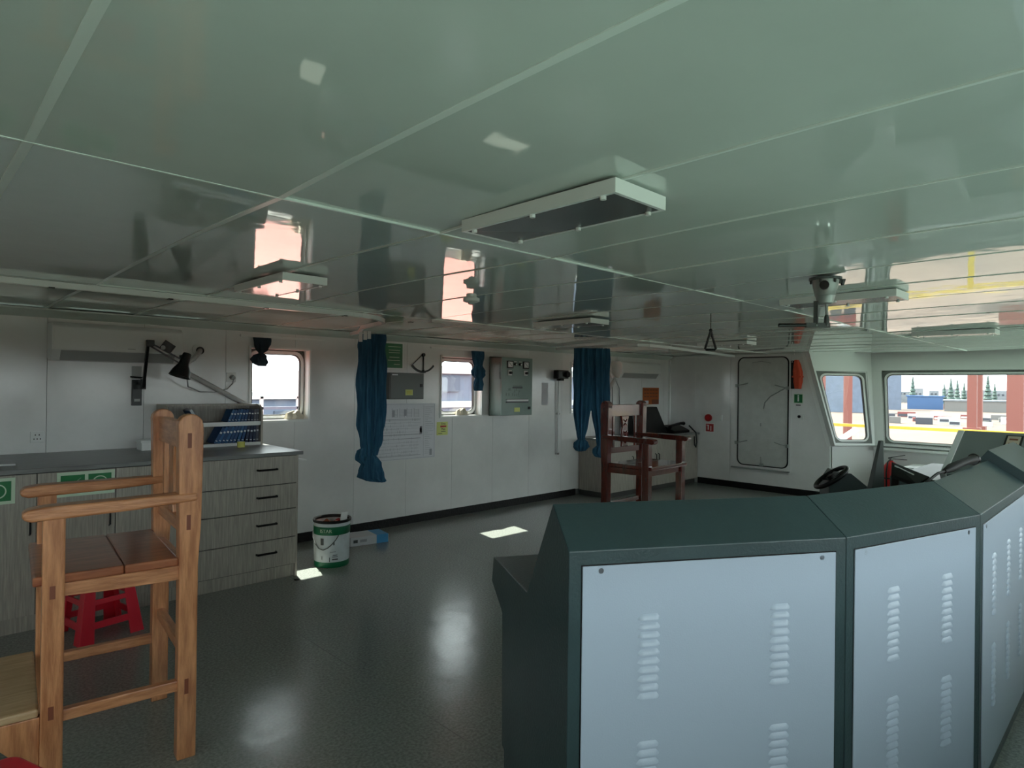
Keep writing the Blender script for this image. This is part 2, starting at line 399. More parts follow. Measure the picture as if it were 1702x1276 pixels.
# chamfered corner window wall and side window wall, both leaning outward above the sill
S2 = Vector((10.40, 2.97, .78)); T2 = Vector((10.74, 3.14, H))
S3 = Vector((10.40, -.30, .78)); T3 = Vector((10.74, -.50, H))
def bil(a, b, c, d, th):     # a,b sill; c,d top; u 0..1 along, v 0..1 up; t outward
    n = (b-a).cross(c-a).normalized()
    return lambda u, v, t: tuple(a*(1-u)*(1-v)+b*u*(1-v)+c*(1-u)*v+d*u*v + n*t*th)
def lean_wall(name, a, b, c, d, win, label, idx, wlabel, sgn):
    n = (b-a).cross(c-a).normalized()*sgn
    lu = (b-a).length; lv = ((c-a)+(d-b)).length/2
    base = lambda u, v, t: tuple(a*(1-u)*(1-v)+b*u*(1-v)+c*(1-u)*v+d*u*v + n*t)
    f = lambda u, v, t: base(u/lu, v/lv, t)
    o = merge(holes_wall(MB(), f, 0, lu, 0, lv, win, 0, .10).build(name, 'steelwhite'))
    struct(o, label, 'wall')
    for k, h in enumerate(win): window(idx+k, f, *h, .09, wlabel[k], lw=.05)
    return f, lu, lv
f1, lu1, lv1 = lean_wall('wall_corner', S1, S2, T1+Vector((0,0,.0)), T2, [(.02, .62, .03, 1.12)], 'pale steel corner wall leaning outward beside the door', 4, ['tall corner window beside the life jacket'], 1)
f2, lu2, lv2 = lean_wall('wall_side_window', S2, S3, T2, T3, [(.17, 1.95, .03, 1.14), (2.15, 3.1, .03, 1.14)], 'pale steel side wall leaning outward with wide windows', 5, ['wide side window looking over the shipyard', 'last side window near the bow corner of the wheelhouse'], 1)
B((0,0,0),(1,1,1))
lw1 = MB().hexa([(9.835,3.353,0),(10.40,2.97,0),(10.46,3.05,0),(9.96,3.39,0),(9.835,3.353,.78),(10.40,2.97,.78),(10.46,3.05,.78),(9.96,3.39,.78)]).build('wall_corner_lower', 'steelwhite'); struct(lw1, 'pale steel dado under the corner window', 'wall')
lw2 = B((10.40, -.4, 0), (10.50, 2.97, .78)).build('wall_side_lower', 'steelwhite'); struct(lw2, 'pale steel dado under the wide side window', 'wall')
sl2 = B((10.28, -.3, .745), (10.42, 2.93, .782)).build('trim_5', 'steelwhite', bevel=.004); struct(sl2, 'ledge below the wide side window', 'sill')
ps = MB().bar((10.385, 2.965, .78), (10.715, 3.13, H), .07, .05).build('trim_6', 'steelwhite', bevel=.006); struct(ps, 'pale post between corner window and side window', 'post')
# left side and front of the house (out of the picture; they let the daylight in)
SL1 = Vector((-3.1, -.3, .78)); SL2 = Vector((-3.1, 2.97, .78))
lean_wall('wall_left', SL1, SL2, Vector((-3.44, -.5, H)), Vector((-3.44, 3.1, H)), [(.2, 1.55, .03, 1.14), (1.75, 3.05, .03, 1.14)], 'pale steel wall with wide windows on the far left', 7, ['wide window in the left wall', 'second wide window in the left wall'], 1)
B((-3.2, -.4, 0), (-3.1, 2.97, .78)).build('wall_left_lower', 'steelwhite')['kind'] = 'structure'
B((-3.3, 2.97, 0), (-3.1, YA+.1, H+.03)).build('wall_left_aft', 'wallpanel')['kind'] = 'structure'
FA_, FB_ = Vector((10.40, -.45, .80)), Vector((-3.1, -.45, .80))
wins = [(.25+1.2*k, 1.25+1.2*k, .10, 1.10) for k in range(11)]
lean_wall('wall_front', FA_, FB_, Vector((10.74, -.80, H)), Vector((-3.44, -.80, H)), wins, 'pale steel front wall with a row of wide windows', 9, ['wide leaning window of the front wall facing the console panels']*11, 1)
B((-3.2, -.55, 0), (10.5, -.45, .80)).build('wall_front_lower', 'steelwhite')['kind'] = 'structure'
# roof eaves shading the windows
ev = B((-4.2, -1.5, H+.16), (11.4, 6.60, H+.26)).build('roof_slab', 'hullwhite'); struct(ev, 'roof deck of the wheelhouse', 'roof')

# ------------------------------------------------------------------ console
PROF = [(0,0.0),(0,1.13),(.164,1.24),(.467,.863),(1.053,.836),(1.086,.717),(.866,.648),(.842,.10),(.80,.10),(.80,0)]
def louver_mesh(m=None):
    mb = MB(); w2, hh, dp = .036, .0175, .0075
    n = 8; top = []; 
    prof = [(0.0, hh), (-dp*.45, hh*.72), (-dp*.85, hh*.38), (-dp, 0.06*hh), (0, 0)]
    rows = []
    for k in range(n+1):
        t = -1+2*k/n; x = w2*t
        s = math.sqrt(max(0, 1-abs(t)**7))
        rows.append([(x, y*s, z*(.35+.65*s)) for y, z in prof])
    vs = [p for r in rows for p in r]; q = len(prof)
    fs = [(i*q+j, (i+1)*q+j, (i+1)*q+j+1, i*q+j+1) for i in range(n) for j in range(q-1)]
    return mb.add(vs, fs)
louver_proto = None
def console_seg(label, loc, ang, L, dl, dr_, cols, raise_=0, panel=True):
    global louver_proto
    t = thing('console_cabinet', label, 'console', loc, R(ang), 'navigation console cabinets', local=True)
    pr = [(y, z+(raise_ if (z > 1 and y < .3) else 0)) for y, z in PROF]
    f0 = lambda y, z: (y*math.tan(R(dl))+.0012, y, z); f1_ = lambda y, z: (L-y*math.tan(R(dr_))-.0012, y, z)
    MB().prism(pr, f0, f1_).build('body', 'teal', t, bevel=.003)
    zt = 1.085+raise_
    p = B((.043, -.004, .06), (L-.043, .001, zt)).build('access_panel', 'panelgrey', t, bevel=.0015)
    g = MB().ring(rectloop(.039, L-.039, .056, zt+.004), rectloop(.0435, L-.0435, .0605, zt-.0005), lambda x_,z:(x_,-.0006,z), lambda x_,z:(x_,.002,z)).build('panel_gap', 'black', t)
    for sx in (.10, L-.095):
        for sz in (1.07+raise_, .12):
            MB().lathe([(.0001,-.006),(.006,-.006),(.0085,-.003),(.0085,0)], (0,0,0), 12).xf(Matrix.Rotation(R(-90),4,'X')).xf(Matrix.Translation((sx, -.004, sz))@Matrix.Scale(-1,4,(0,1,0))).build('screw', 'screw', p)
    for cx_ in cols:
        for z0 in (.680, .300):
            for k in range(10):
                if louver_proto is None:
                    o = louver_mesh().build('louver', 'panelgrey', p, smooth=True); louver_proto = o
                else:
                    o = louver_proto.copy(); COL.objects.link(o); o.parent = p
                o.location = (cx_, -.004, z0+.0262*k)
    B((.87*math.tan(R(dl))+.02, .853, .1), (L-.87*math.tan(R(dr_))-.02, .868, .64)).build('front_panel', 'panelgrey', t)
    return t
A_ = Vector((1.404, 1.198, 0)); B_ = Vector((2.224, .711, 0)); C_ = Vector((3.043, .487, 0)); D_ = Vector((4.25, .487, 0))
console_seg('console cabinet at the near end, wide pale louvred panel, open end facing the chairs', A_, -30.7, .954, 0, 7.7, (.255, .705))
console_seg('narrower console cabinet second from the near end, with pale louvred panel', B_, -15.3, .849, 7.7, 7.65, (.262, .603))
console_seg('console cabinet in the middle of the arc, lighter grey top', C_, 0, 1.205, 7.65, 0, (.27, .63, .99))
console_seg('console cabinet with raised hood at the right edge', D_ , 0, .85, 0, 0, (.25, .6), .055)
t = thing('hatch_cabinet', 'low console cabinet under the propped grey lid', 'console', (5.11, .50, 0))
B((5.11, .50, 0), (6.3, 1.35, 1.0)).build('body', 'teal', t, bevel=.004)
# propped lid on it
ld_ = thing('propped_lid', 'grey console lid propped open by a thin stay, with a tan nameplate', 'lid', (5.2, .9, 1.0))
q = [Vector((5.16, 1.02, 1.045)), Vector((5.16, .42, 1.045)), Vector((5.62, .40, 1.325)), Vector((5.62, 1.0, 1.325))]
MB().slab(q, .028).build('lid_board', 'lidgrey', ld_, bevel=.003)
MB().hexa([Vector((5.14,1.02,1.045)),Vector((5.14,1.055,1.045)),Vector((5.60,1.035,1.325)),Vector((5.60,1.0,1.325))]+[Vector((5.17,1.02,1.01)),Vector((5.17,1.055,1.01)),Vector((5.63,1.035,1.29)),Vector((5.63,1.0,1.29))]).build('lid_edge_lit', 'trimwhite', ld_)  # edge of the grey lid catching light, its brightness painted as white
nx = (q[1]-q[0]).cross(q[3]-q[0]).normalized()
def lidp(u, v, t_): return q[0]*(1-u)*(1-v)+q[1]*u*(1-v)+q[2]*u*v+q[3]*(1-u)*v+nx*t_
pl_ = MB().hexa([lidp(.42,.50,0),lidp(.58,.50,0),lidp(.58,.92,0),lidp(.42,.92,0),lidp(.42,.50,.008),lidp(.58,.50,.008),lidp(.58,.92,.008),lidp(.42,.92,.008)]).build('nameplate', 'black', ld_)
MB().hexa([lidp(.44,.53,.008),lidp(.56,.53,.008),lidp(.56,.89,.008),lidp(.44,.89,.008),lidp(.44,.53,.011),lidp(.56,.53,.011),lidp(.56,.89,.011),lidp(.44,.89,.011)]).build('plate_face', 'plate', pl_)
for k in range(3):
    v_ = .60+.1*k
    MB().hexa([lidp(.46,v_,.011),lidp(.54,v_,.011),lidp(.54,v_+.035,.011),lidp(.46,v_+.035,.011),lidp(.46,v_,.012),lidp(.54,v_,.012),lidp(.54,v_+.035,.012),lidp(.46,v_+.035,.012)]).build('plate_line', 'plug', pl_)
MB().tube([(5.135, .86, 1.003), (5.29, .74, 1.145)], .006, 8).build('stay_rod', 'black', ld_)
# things behind the hood of the console
def flat(name, label, cat, quad, th, m, bevel=.002, group=None):
    o = MB().slab(quad, th).build(name, m, bevel=bevel); return tag(o, label, cat, group)
t = thing('standing_lid', 'dark green console lid standing on edge in front of the fire extinguisher', 'lid', (3.34, .93, .9))
MB().hexa([(3.292,.985,.868),(3.372,.905,.928),(3.42,.955,.868),(3.34,1.035,.866),(3.352,.926,1.372),(3.362,.916,1.372),(3.375,.93,1.372),(3.365,.94,1.372)]).build('lid_board', 'liddark', t, bevel=.002)
MB().tube([(3.33, 1.03, .885), (3.40, .96, .885)], .010, 8).build('hinge', 'galv', t)
t = thing('tilted_cover', 'black tilted instrument cover with a white edge line behind the console hood', 'cover', (3.7, .95, .95))
MB().slab([(3.786,.992,1.234),(3.755,.813,1.177),(3.594,.831,1.154),(3.671,.964,1.18)], .018, (0,0,1)).build('cover_board', 'blackmat', t, bevel=.002)
MB().bar((3.74,.965,1.218), (3.70,.87,1.185), .006, .006).build('edge_line', 'white', t)
MB().bar((3.70, .95, 1.165), (3.70, .97, .87), .03, .02).build('cover_stand', 'blackmat', t)
t = thing('phone_handset', 'dark grey handset lying across the console hood', 'handset', (3.5, .65, 1.24))
hs_ = [Vector((3.36,.672,1.252)), Vector((3.46,.664,1.262)), Vector((3.60,.66,1.268)), Vector((3.74,.655,1.272)), Vector((3.86,.65,1.272))]
MB().tube(hs_, [.010,.020,.018,.018,.026], 10).build('grip', 'blackmat', t, smooth=True)
MB().sphere((3.87,.65,1.272), .030, 12).build('earpiece', 'black', t, smooth=True)
MB().tube([(3.36,.672,1.252),(3.28,.68,1.25),(3.20,.72,1.20),(3.12,.80,1.10),(3.1,.86,1.0)], .006, 8).build('cord', 'black', t, smooth=True)
tag(MB().slab([(3.16,.72,1.176),(3.40,.72,1.176),(3.40,.80,1.077),(3.16,.80,1.077)], -.003).build('paper_sheet', 'paper'), 'white paper sheet lying behind the console hood', 'paper')
# helm stand
t = thing('helm_stand', 'dark steering stand with a small black wheel beyond the console', 'steering stand', (5.45, 1.78, 0))
MB().prism([(-.13,0),(-.13,.86),(-.07,.955),(.03,.955),(.16,.845),(.16,0)], lambda x_,z:(x_,-.16,z), lambda x_,z:(x_,.16,z)).xf(Matrix.Translation((5.50,1.80,0))@Matrix.Rotation(R(-58),4,'Z')).build('pedestal', 'helmgrey', t, bevel=.004)
wc = Vector((5.31, 1.815, .918)); vd = Vector((5.31, 1.813, -.69)).normalized(); vr = vd.cross(Vector((0,0,1))).normalized(); vu = vr.cross(vd)
wn = (vr*-.58 + vu*.775 - vd*.25).normalized()
e1 = wn.cross(Vector((0,0,1))).normalized(); e2 = wn.cross(e1)
MB().tube([wc+e1*.135*math.cos(a)+e2*.135*math.sin(a) for a in [2*math.pi*k/32 for k in range(33)]], .017, 10).build('wheel_rim', 'black', t, smooth=True)
for k in range(3):
    a = 2*math.pi*k/3+.4; MB().bar(wc-wn*.015, wc+e1*.13*math.cos(a)+e2*.13*math.sin(a), .022, .008, up=tuple(wn)).build('wheel_spoke', 'black', t)
MB().tube([wc+wn*.02, wc-wn*.03], .028, 14).build('wheel_hub', 'black', t)
MB().tube([wc-wn*.02, wc-wn*.06+Vector((.04,-.03,-.01)), Vector((5.45,1.76,.86))], .014, 10).build('wheel_shaft', 'chrome', t)
# fire extinguisher
t = thing('fire_extinguisher', 'red fire extinguisher standing in the window corner', 'extinguisher', (10.12, 2.66, 0))
cx_, cy_ = 10.12, 2.66
MB().lathe([(.098,0),(.103,.02),(.103,.49),(.092,.54),(.06,.585),(.03,.60),(.025,.615)], (cx_,cy_,0), 24).build('cylinder', 'red', t, smooth=True)
MB().lathe([(.1035,.36),(.1042,.365),(.1042,.375),(.1035,.38)], (cx_,cy_,0), 24).build('band', 'black', t)
MB().lathe([(.022,.615),(.026,.62),(.026,.65),(.012,.66)], (cx_,cy_,0), 14).build('valve', 'chrome', t, smooth=True)
MB().bar((cx_-.02, cy_+.03, .655), (cx_+.09, cy_-.15, .70), .02, .008).build('lever', 'black', t)
MB().bar((cx_-.02, cy_+.03, .645), (cx_+.11, cy_-.17, .635), .02, .008).build('lever', 'black', t)
MB().tube([(cx_-.02,cy_,.64),(cx_-.08,cy_+.02,.60),(cx_-.11,cy_+.03,.45),(cx_-.10,cy_+.03,.20)], .010, 8).build('hose', 'black', t, smooth=True)
# pale locker under the side window
t = thing('window_locker', 'low white-topped locker under the wide side window', 'locker', (9.95, 1.2, 0))
B((9.72, -.2, 0), (10.25, 2.40, .56)).build('body', 'steelwhite', t, bevel=.004)
B((9.70, -.2, .56), (10.27, 2.42, .585)).build('top', 'white', t, bevel=.003)

# ------------------------------------------------------------------ chairs (built once, in a local frame: x sideways, -y forward, origin under the rear near leg)
def chair(name, label, loc, rz, wv, wh, seatm, footboard=False, group='tall wooden pilot chairs', carved=False):
    t = thing(name, label, 'chair', loc, rz, group, local=True)
    Wd, Dp, s = .626, .47, .073
    for sx in (0, Wd):
        mb = MB()      # rear leg and back post, rounded top
        pr = [(-.036,0),(-.036,.82)] + [(-.046,1.0),(-.052,1.40)] + [(-.05+.049-.049*math.cos(a), 1.425+.049*math.sin(a)) for a in [math.pi*k/8 for k in range(9)]] + [(.046,1.40),(.040,1.0),(.037,.82),(.037,0)]
        mb.prism(pr, lambda y,z:(sx-.035,-y,z), lambda y,z:(sx+.035,-y,z))
        p = mb.build('rear_leg', wv, t, bevel=.005)
        out = -1 if sx == 0 else 1
        for z in (1.36, 1.01, .31):
            if not carved: B((sx+out*.0352-.001, -.012, z-.032), (sx+out*.0352+.001, .004, z+.032)).build('tenon', 'plug', p)
        lg = B((sx-.035, -Dp-.036, 0), (sx+.035, -Dp+.036, 1.085)).build('front_leg', wv, t, bevel=.006)
        for z in (.80, .34):
            if not carved: B((sx+out*.0352-.001, -Dp-.012, z-.025), (sx+out*.0352+.001, -Dp+.006, z+.025)).build('tenon', 'plug', lg)
        # armrest
        ar = [(.03,1.10),(.03,1.135),(-.50,1.130),(-.555,1.122),(-.572,1.105),(-.565,1.085),(-.54,1.075),(-.20,1.085)]
        MB().prism(ar, lambda y,z:(sx-.042,y,z), lambda y,z:(sx+.042,y,z)).build('armrest', 'maho' if carved else 'oaky', t, bevel=.010, seg=3)
        MB().prism([(-.03,.765),(-.03,.825),(-Dp+.03,.825),(-Dp+.03,.775),(-.3,.768)], lambda y,z:(sx-.016,y,z), lambda y,z:(sx+.016,y,z)).build('seat_rail', 'maho' if carved else 'oaky', t, bevel=.003)
        B((sx-.018, -Dp+.03, .290), (sx+.018, -.03, .335)).build('stretcher', 'maho' if carved else 'oaky', t, bevel=.004)
    B((.03, -.016, .765), (Wd-.03, .016, .825)).build('seat_rail', wh, t, bevel=.003)
    B((.03, -Dp-.016, .765), (Wd-.03, -Dp+.016, .825)).build('seat_rail', wh, t, bevel=.003)
    B((.03, -.018, .42), (Wd-.03, .018, .465)).build('stretcher', wh, t, bevel=.004)
    st_ = thing  # seat of two boards
    B((-.02, -Dp*.5, .825), (Wd+.02, -.037, .862)).build('seat_board', seatm, t, bevel=.008)
    B((-.02, -Dp-.065, .825), (Wd+.02, -Dp*.5-.001, .862)).build('seat_board', seatm, t, bevel=.008)
    # back: top rail, lower rail, centre splat, slats
    B((.03, -.020, 1.315), (Wd-.03, .018, 1.435)).build('back_rail', wh, t, bevel=.005)
    B((.03, -.018, .945), (Wd-.03, .016, 1.005)).build('back_rail', wh, t, bevel=.004)
    sp = [(-.065,1.315),(-.05,1.26),(-.045,1.20),(-.058,1.13),(-.062,1.08),(-.05,1.04),(-.055,1.005),(.055,1.005),(.05,1.04),(.062,1.08),(.058,1.13),(.045,1.20),(.05,1.26),(.065,1.315)]
    spl = MB().prism(sp, lambda x_,z:(Wd/2+x_,-.012,z), lambda x_,z:(Wd/2+x_,.012,z)).build('back_splat', wv, t, bevel=.003)
    if carved:
        for k, z in enumerate((1.06, 1.10, 1.16, 1.22, 1.28)):
            MB().tube([(Wd/2-.03,-.013,z),(Wd/2,-.016,z+.022*(1 if k % 2 else -1)),(Wd/2+.03,-.013,z)], .005, 6).build('carving', wv, spl)
    for x_ in (.115, .195, Wd-.195, Wd-.115):
        if x_ in (.195, Wd-.195) : continue
        B((x_-.016, -.010, 1.0), (x_+.016, .010, 1.32)).build('back_slat', wv, t, bevel=.003)
    if footboard:
        B((-.02, -Dp-.235, .330), (Wd+.02, -Dp-.04, .362)).build('footboard', 'oakpale', t, bevel=.008)
        for sx in (0, Wd):
            MB().prism([(-Dp-.036,.330),(-Dp-.036,.13),(-Dp-.06,.13),(-Dp-.20,.29),(-Dp-.20,.330)], lambda y,z:(sx-.02,y,z), lambda y,z:(sx+.02,y,z)).build('footboard_bracket', 'oak', t, bevel=.003)
    else:
        B((.03, -Dp-.018, .29), (Wd-.03, -Dp+.018, .335)).build('stretcher', wh, t, bevel=.004)
    return t
# local +x runs from the near rear leg to the far one; -y is the way it faces
chair('pilot_chair', 'tall light-varnished wooden armchair in the left foreground', (.967, 3.553, 0), math.atan2(-.9949, -.1006), 'oak', 'oakx', 'oakseat', True)
chair('pilot_chair', 'tall dark red lacquered wooden armchair with carved splat by the blue curtains', (5.075, 3.855, 0), R(1.5), 'maho', 'maho', 'maho', False, carved=True)

# red plastic stools
def stool(label, x, y, rz):
    t = thing('plastic_stool', label, 'stool', (x, y, 0), rz, 'red plastic stools', local=True)
    MB().prism(rrect(-.135,.135,-.135,.135,.045), lambda a,b:(a,b,.425), lambda a,b:(a,b,.455)).build('seat', 'redplastic', t, bevel=.010, seg=3)
    MB().ring(rrect(-.135,.135,-.135,.135,.045), rrect(-.125,.125,-.125,.125,.04), lambda a,b:(a,b,.375), lambda a,b:(a,b,.43)).build('skirt', 'redplastic', t)
    for sx in (-1,1):
        for sy in (-1,1):
            a0, a1, b0, b1 = .130, .188, .075, .105
            mb = MB()
            pts = lambda r, q, z: [(sx*r, sy*r, z), (sx*q, sy*r, z), (sx*q, sy*(r-.012), z), (sx*(r-.012), sy*(r-.012), z), (sx*(r-.012), sy*q, z), (sx*r, sy*q, z)]
            lo, hi = pts(.188, .105, 0), pts(.130, .075, .40); n = 6
            mb.add(lo+hi, [tuple(range(n)), tuple(range(n,2*n))]+[(i,(i+1)%n,n+(i+1)%n,n+i) for i in range(n)])
            mb.build('leg', 'redplastic', t, bevel=.003)
    ro, ri = .173, .163
    MB().ring(rectloop(-ro,ro,-ro,ro), rectloop(-ri,ri,-ri,ri), lambda a,b:(a,b,.085), lambda a,b:(a*.97,b*.97,.125)).build('stretcher_ring', 'redplastic', t)
    ro, ri = .152, .142
    MB().ring(rectloop(-ro,ro,-ro,ro), rectloop(-ri,ri,-ri,ri), lambda a,b:(a,b,.225), lambda a,b:(a*.97,b*.97,.255)).build('stretcher_ring', 'redplastic', t)
    return t
stool('red plastic stool under the chart table behind the light wooden chair', .94, 4.74, R(12))
stool('red plastic stool cut off at the lower left corner of the view', .19, 2.30, R(20))

# ------------------------------------------------------------------ chart table
t = thing('chart_table', 'long grey wood-grain chart table cabinet with doors and four drawers', 'cabinet', (.6, 5.1, 0))
YC = 5.035; ZC = 1.015
B((-2.4, YC+.022, .10), (2.405, YA-.015, ZC)).build('carcass', 'lamdark', t)
B((-2.4, YC+.03, 0), (2.40, YA-.02, .10)).build('plinth', 'lam', t)
B((2.395, YC+.004, .0), (2.412, YA-.02, ZC)).build('end_panel', 'lam', t)
xs = [-2.4+.4395*k for k in range(10)]; xs = [1.525-.4395*k for k in range(9, -1, -1)]
for a, b in zip(xs, xs[1:]):
    d = B((a+.0025, YC+.002, .105), (b-.0025, YC+.020, ZC-.007)).build('door', 'lam', t, bevel=.001)
    MB().tube([(b-.035, YC+.002, .62), (b-.035, YC-.025, .63), (b-.035, YC-.025, .77), (b-.035, YC+.002, .78)], .006, 6).build('handle', 'black', d)
zd = [.105, .335, .572, .780, ZC-.002]
for a, b in zip(zd, zd[1:]):
    d = B((1.528, YC+.002, a+.0035), (2.394, YC+.020, b-.0035)).build('drawer', 'lam', t, bevel=.001)
    zc = (a+b)/2+.012
    MB().tube([(2.07, YC+.002, zc), (2.07, YC-.022, zc), (2.225, YC-.022, zc), (2.225, YC+.002, zc)], .009, 6).build('handle', 'black', d)
tag(B((-2.4, YC-.02, ZC), (2.445, YA-.001, ZC+.030)).build('worktop', 'lamtop', bevel=.003), 'long dark grey worktop of the chart table', 'worktop')
ZW = ZC+.030
tag(MB().slab([(2.413,5.3,.955),(2.61,5.28,.935),(2.61,5.42,.935),(2.413,5.45,.955)], .012).build('folded_paper', 'white'), 'white folded paper sticking out from the end of the chart table', 'paper')
# signs on the table doors
def sign_exit(label, x0, x1, z0, z1, n):
    t = thing('exit_sign', label, 'sign', (x0, YC, z0))
    B((x0, YC-.002, z0), (x1, YC+.0015, z1)).build('board', 'signpale', t)
    w_ = (x1-x0-.02*(n+1))/n
    for k in range(n):
        a = x0+.02+k*(w_+.02); b = a+w_
        p = B((a, YC-.003, z0+.02), (b, YC-.002, z1-.02)).build('green_field', 'signgreen', t)
        cx_, cz_ = (a+b)/2, (z0+z1)/2
        if k % 2 == 0: MB().bar((cx_-.035, YC-.0035, cz_-.03), (cx_+.045, YC-.0035, cz_+.04), .001, .010, up=(0,-1,0)).build('symbol', 'signpale', p); 
        else: MB().tube([(cx_+.042*math.cos(a_), YC-.0035, cz_+.042*math.sin(a_)) for a_ in [2*math.pi*j/24 for j in range(25)]], .004, 6).build('symbol', 'signpale', p)
sign_exit('pale-framed sign with two green squares on the chart table doors', .750, 1.078, .842, 1.003, 2)
sign_exit('pale-framed green sign at the left edge of the chart table', .20, .535, .832, .995, 2)
# bookshelf on the worktop
t = thing('bookshelf', 'low grey two-tier bookshelf standing on the chart table', 'bookshelf', (2.0, 5.9, ZW))
BX0, BX1, BY0, BY1, BZ = 1.60, 2.41, 5.76, 6.05, 1.415
side = [(BY1, ZW), (BY0, ZW), (BY0, BZ-.10)] + [(BY0+.09-.09*math.cos(a), BZ-.10+.10*math.sin(a)) for a in [math.pi/2*k/6 for k in range(1,7)]] + [(BY1, BZ)]
for x0 in (BX0, BX1-.018):
    MB().prism(side, lambda y,z:(x0,y,z), lambda y,z:(x0+.018,y,z)).build('side_panel', 'lam', t)
B((BX0+.018, BY1-.012, ZW), (BX1-.018, BY1, BZ)).build('back_panel', 'lam', t)
B((BX0+.018, BY0+.10, BZ-.016), (BX1-.018, BY1-.012, BZ)).build('top_panel', 'lam', t)
B((BX0+.018, BY0+.015, ZW), (BX1-.018, BY1-.012, ZW+.018)).build('bottom_panel', 'lam', t)
B((BX0+.018, BY0+.005, ZW), (BX1-.018, BY0+.015, ZW+.026)).build('front_lip', 'plastwhite', t)
MSH = 1.235
B((BX0+.018, BY0+.02, MSH), (BX1-.018, BY1-.012, MSH+.016)).build('shelf', 'lam', t)
B((BX0+.018, BY0+.008, MSH-.012), (BX1-.018, BY0+.02, MSH+.024)).build('shelf_lip', 'plastwhite', t)
def book(label, x, z, hgt, th, lean, m, dp, grp):
    t = thing('book', label, 'book', (x, BY0+.035, z+th*math.sin(R(lean))+.0005), 0, grp, local=True)
    M_ = Matrix.Rotation(R(lean), 4, 'Y')
    t.rotation_euler = (0, R(lean), 0)
    B((0, 0, 0), (th, dp, hgt)).build('cover', m, t, bevel=.001)
    B((.003, .004, hgt-.004), (th-.003, dp-.002, hgt+.0006)).build('pages', 'pages', t)
    B((.15*th, -.0008, hgt*.62), (.85*th, .0005, hgt*.72)).build('spine_label', 'pages', t)
    B((.15*th, -.0008, hgt*.15), (.85*th, .0005, hgt*.19)).build('spine_band', 'pages', t)
ord_ = ['first','second','third','fourth','fifth','sixth','seventh','eighth','ninth','tenth','eleventh','twelfth','thirteenth','fourteenth']
cols_ = [('blue','bookblue'),('bright blue','bookblue2'),('navy','booknavy'),('blue','bookblue'),('grey','bookgrey')]
# from the right end, leaning to the right at the top
def book_row(leans, picks, z, h, th, dp, lab, grp, x_start):
    prev = None
    for k, ln_ in enumerate(leans):
        c, s_ = math.cos(R(ln_)), math.sin(R(ln_)); hk = h*(1-.02*(k % 3))
        tx, tz = th*c+hk*s_, z+th*s_-th*s_+hk*c      # top right corner relative to the pivot x, and its height
        xr = x_start-tx if prev is None else min(prev[0]+(tz-prev[1])*math.tan(R(prev[2])), prev[0]+(prev[3])*math.sin(R(prev[2])))-tx-.0015
        if prev is not None: xr = min(xr, prev[0]-th*c-.0015)
        prev = (xr, z+th*s_, ln_, hk)
        cn, cm = cols_[picks[k]]
        book(lab % (cn, ord_[k]), xr, z, hk, th, ln_, cm, dp, grp)
book_row([1,2,5,9,14,18,21,23,25,26,27,28], [4,2,2,2,0,1,0,0,1,0,1,0], ZW+.019, .165, .024, .19, '%s upright book, %s from the right end of the lower bookshelf row', 'books in the lower bookshelf row', 2.388)
book_row([1,2,4,7,10,13,16,18,20,22], [4,4,2,2,0,0,1,0,0,1], MSH+.017, .118, .022, .16, '%s thin book, %s from the right end of the upper bookshelf row', 'books in the upper bookshelf row', 2.388)
t = thing('blue_folder', 'blue folder lying aslant on the upper shelf left of the thin books', 'folder', (1.86, BY0+.05, MSH+.017), 0, local=True)
t.rotation_euler = (0, R(-32), 0)
B((0, 0, 0), (.028, .18, .13)).build('cover', 'bookblue', t, bevel=.002)
B((.003, -.001, .004), (.025, .17, .132)).build('pages', 'pages', t)
tp = thing('tape_roll', 'yellow-green roll of tape on the worktop in front of the bookshelf', 'tape', (2.16, 5.62, ZW))
MB().ring([(.032*math.cos(a), .032*math.sin(a)) for a in [2*math.pi*k/24 for k in range(24)]], [(.024*math.cos(a), .024*math.sin(a)) for a in [2*math.pi*k/24 for k in range(24)]], lambda a,b:(2.16+a,5.62+b,ZW), lambda a,b:(2.16+a,5.62+b,ZW+.05)).build('roll', 'tape', tp, smooth=True)
MB().ring([(.0238*math.cos(a), .0238*math.sin(a)) for a in [2*math.pi*k/24 for k in range(24)]], [(.0215*math.cos(a), .0215*math.sin(a)) for a in [2*math.pi*k/24 for k in range(24)]], lambda a,b:(2.16+a,5.62+b,ZW), lambda a,b:(2.16+a,5.62+b,ZW+.05)).build('core', 'cartonwhite', tp)
t = thing('white_carton', 'small white lidded box on the worktop left of the bookshelf', 'box', (1.50, 5.85, ZW))
B((1.43, 5.80, ZW), (1.57, 5.95, ZW+.06)).build('box_body', 'plastwhite', t); B((1.422, 5.792, ZW+.06), (1.578, 5.958, ZW+.083)).build('box_lid', 'plastwhite', t, bevel=.003)
tag(MB().tube([(.42,5.30,ZW+.006),(.56,5.27,ZW+.006)], .006, 8).build('pencil', 'plastwhite'), 'white pencil lying at the left of the worktop', 'pencil')

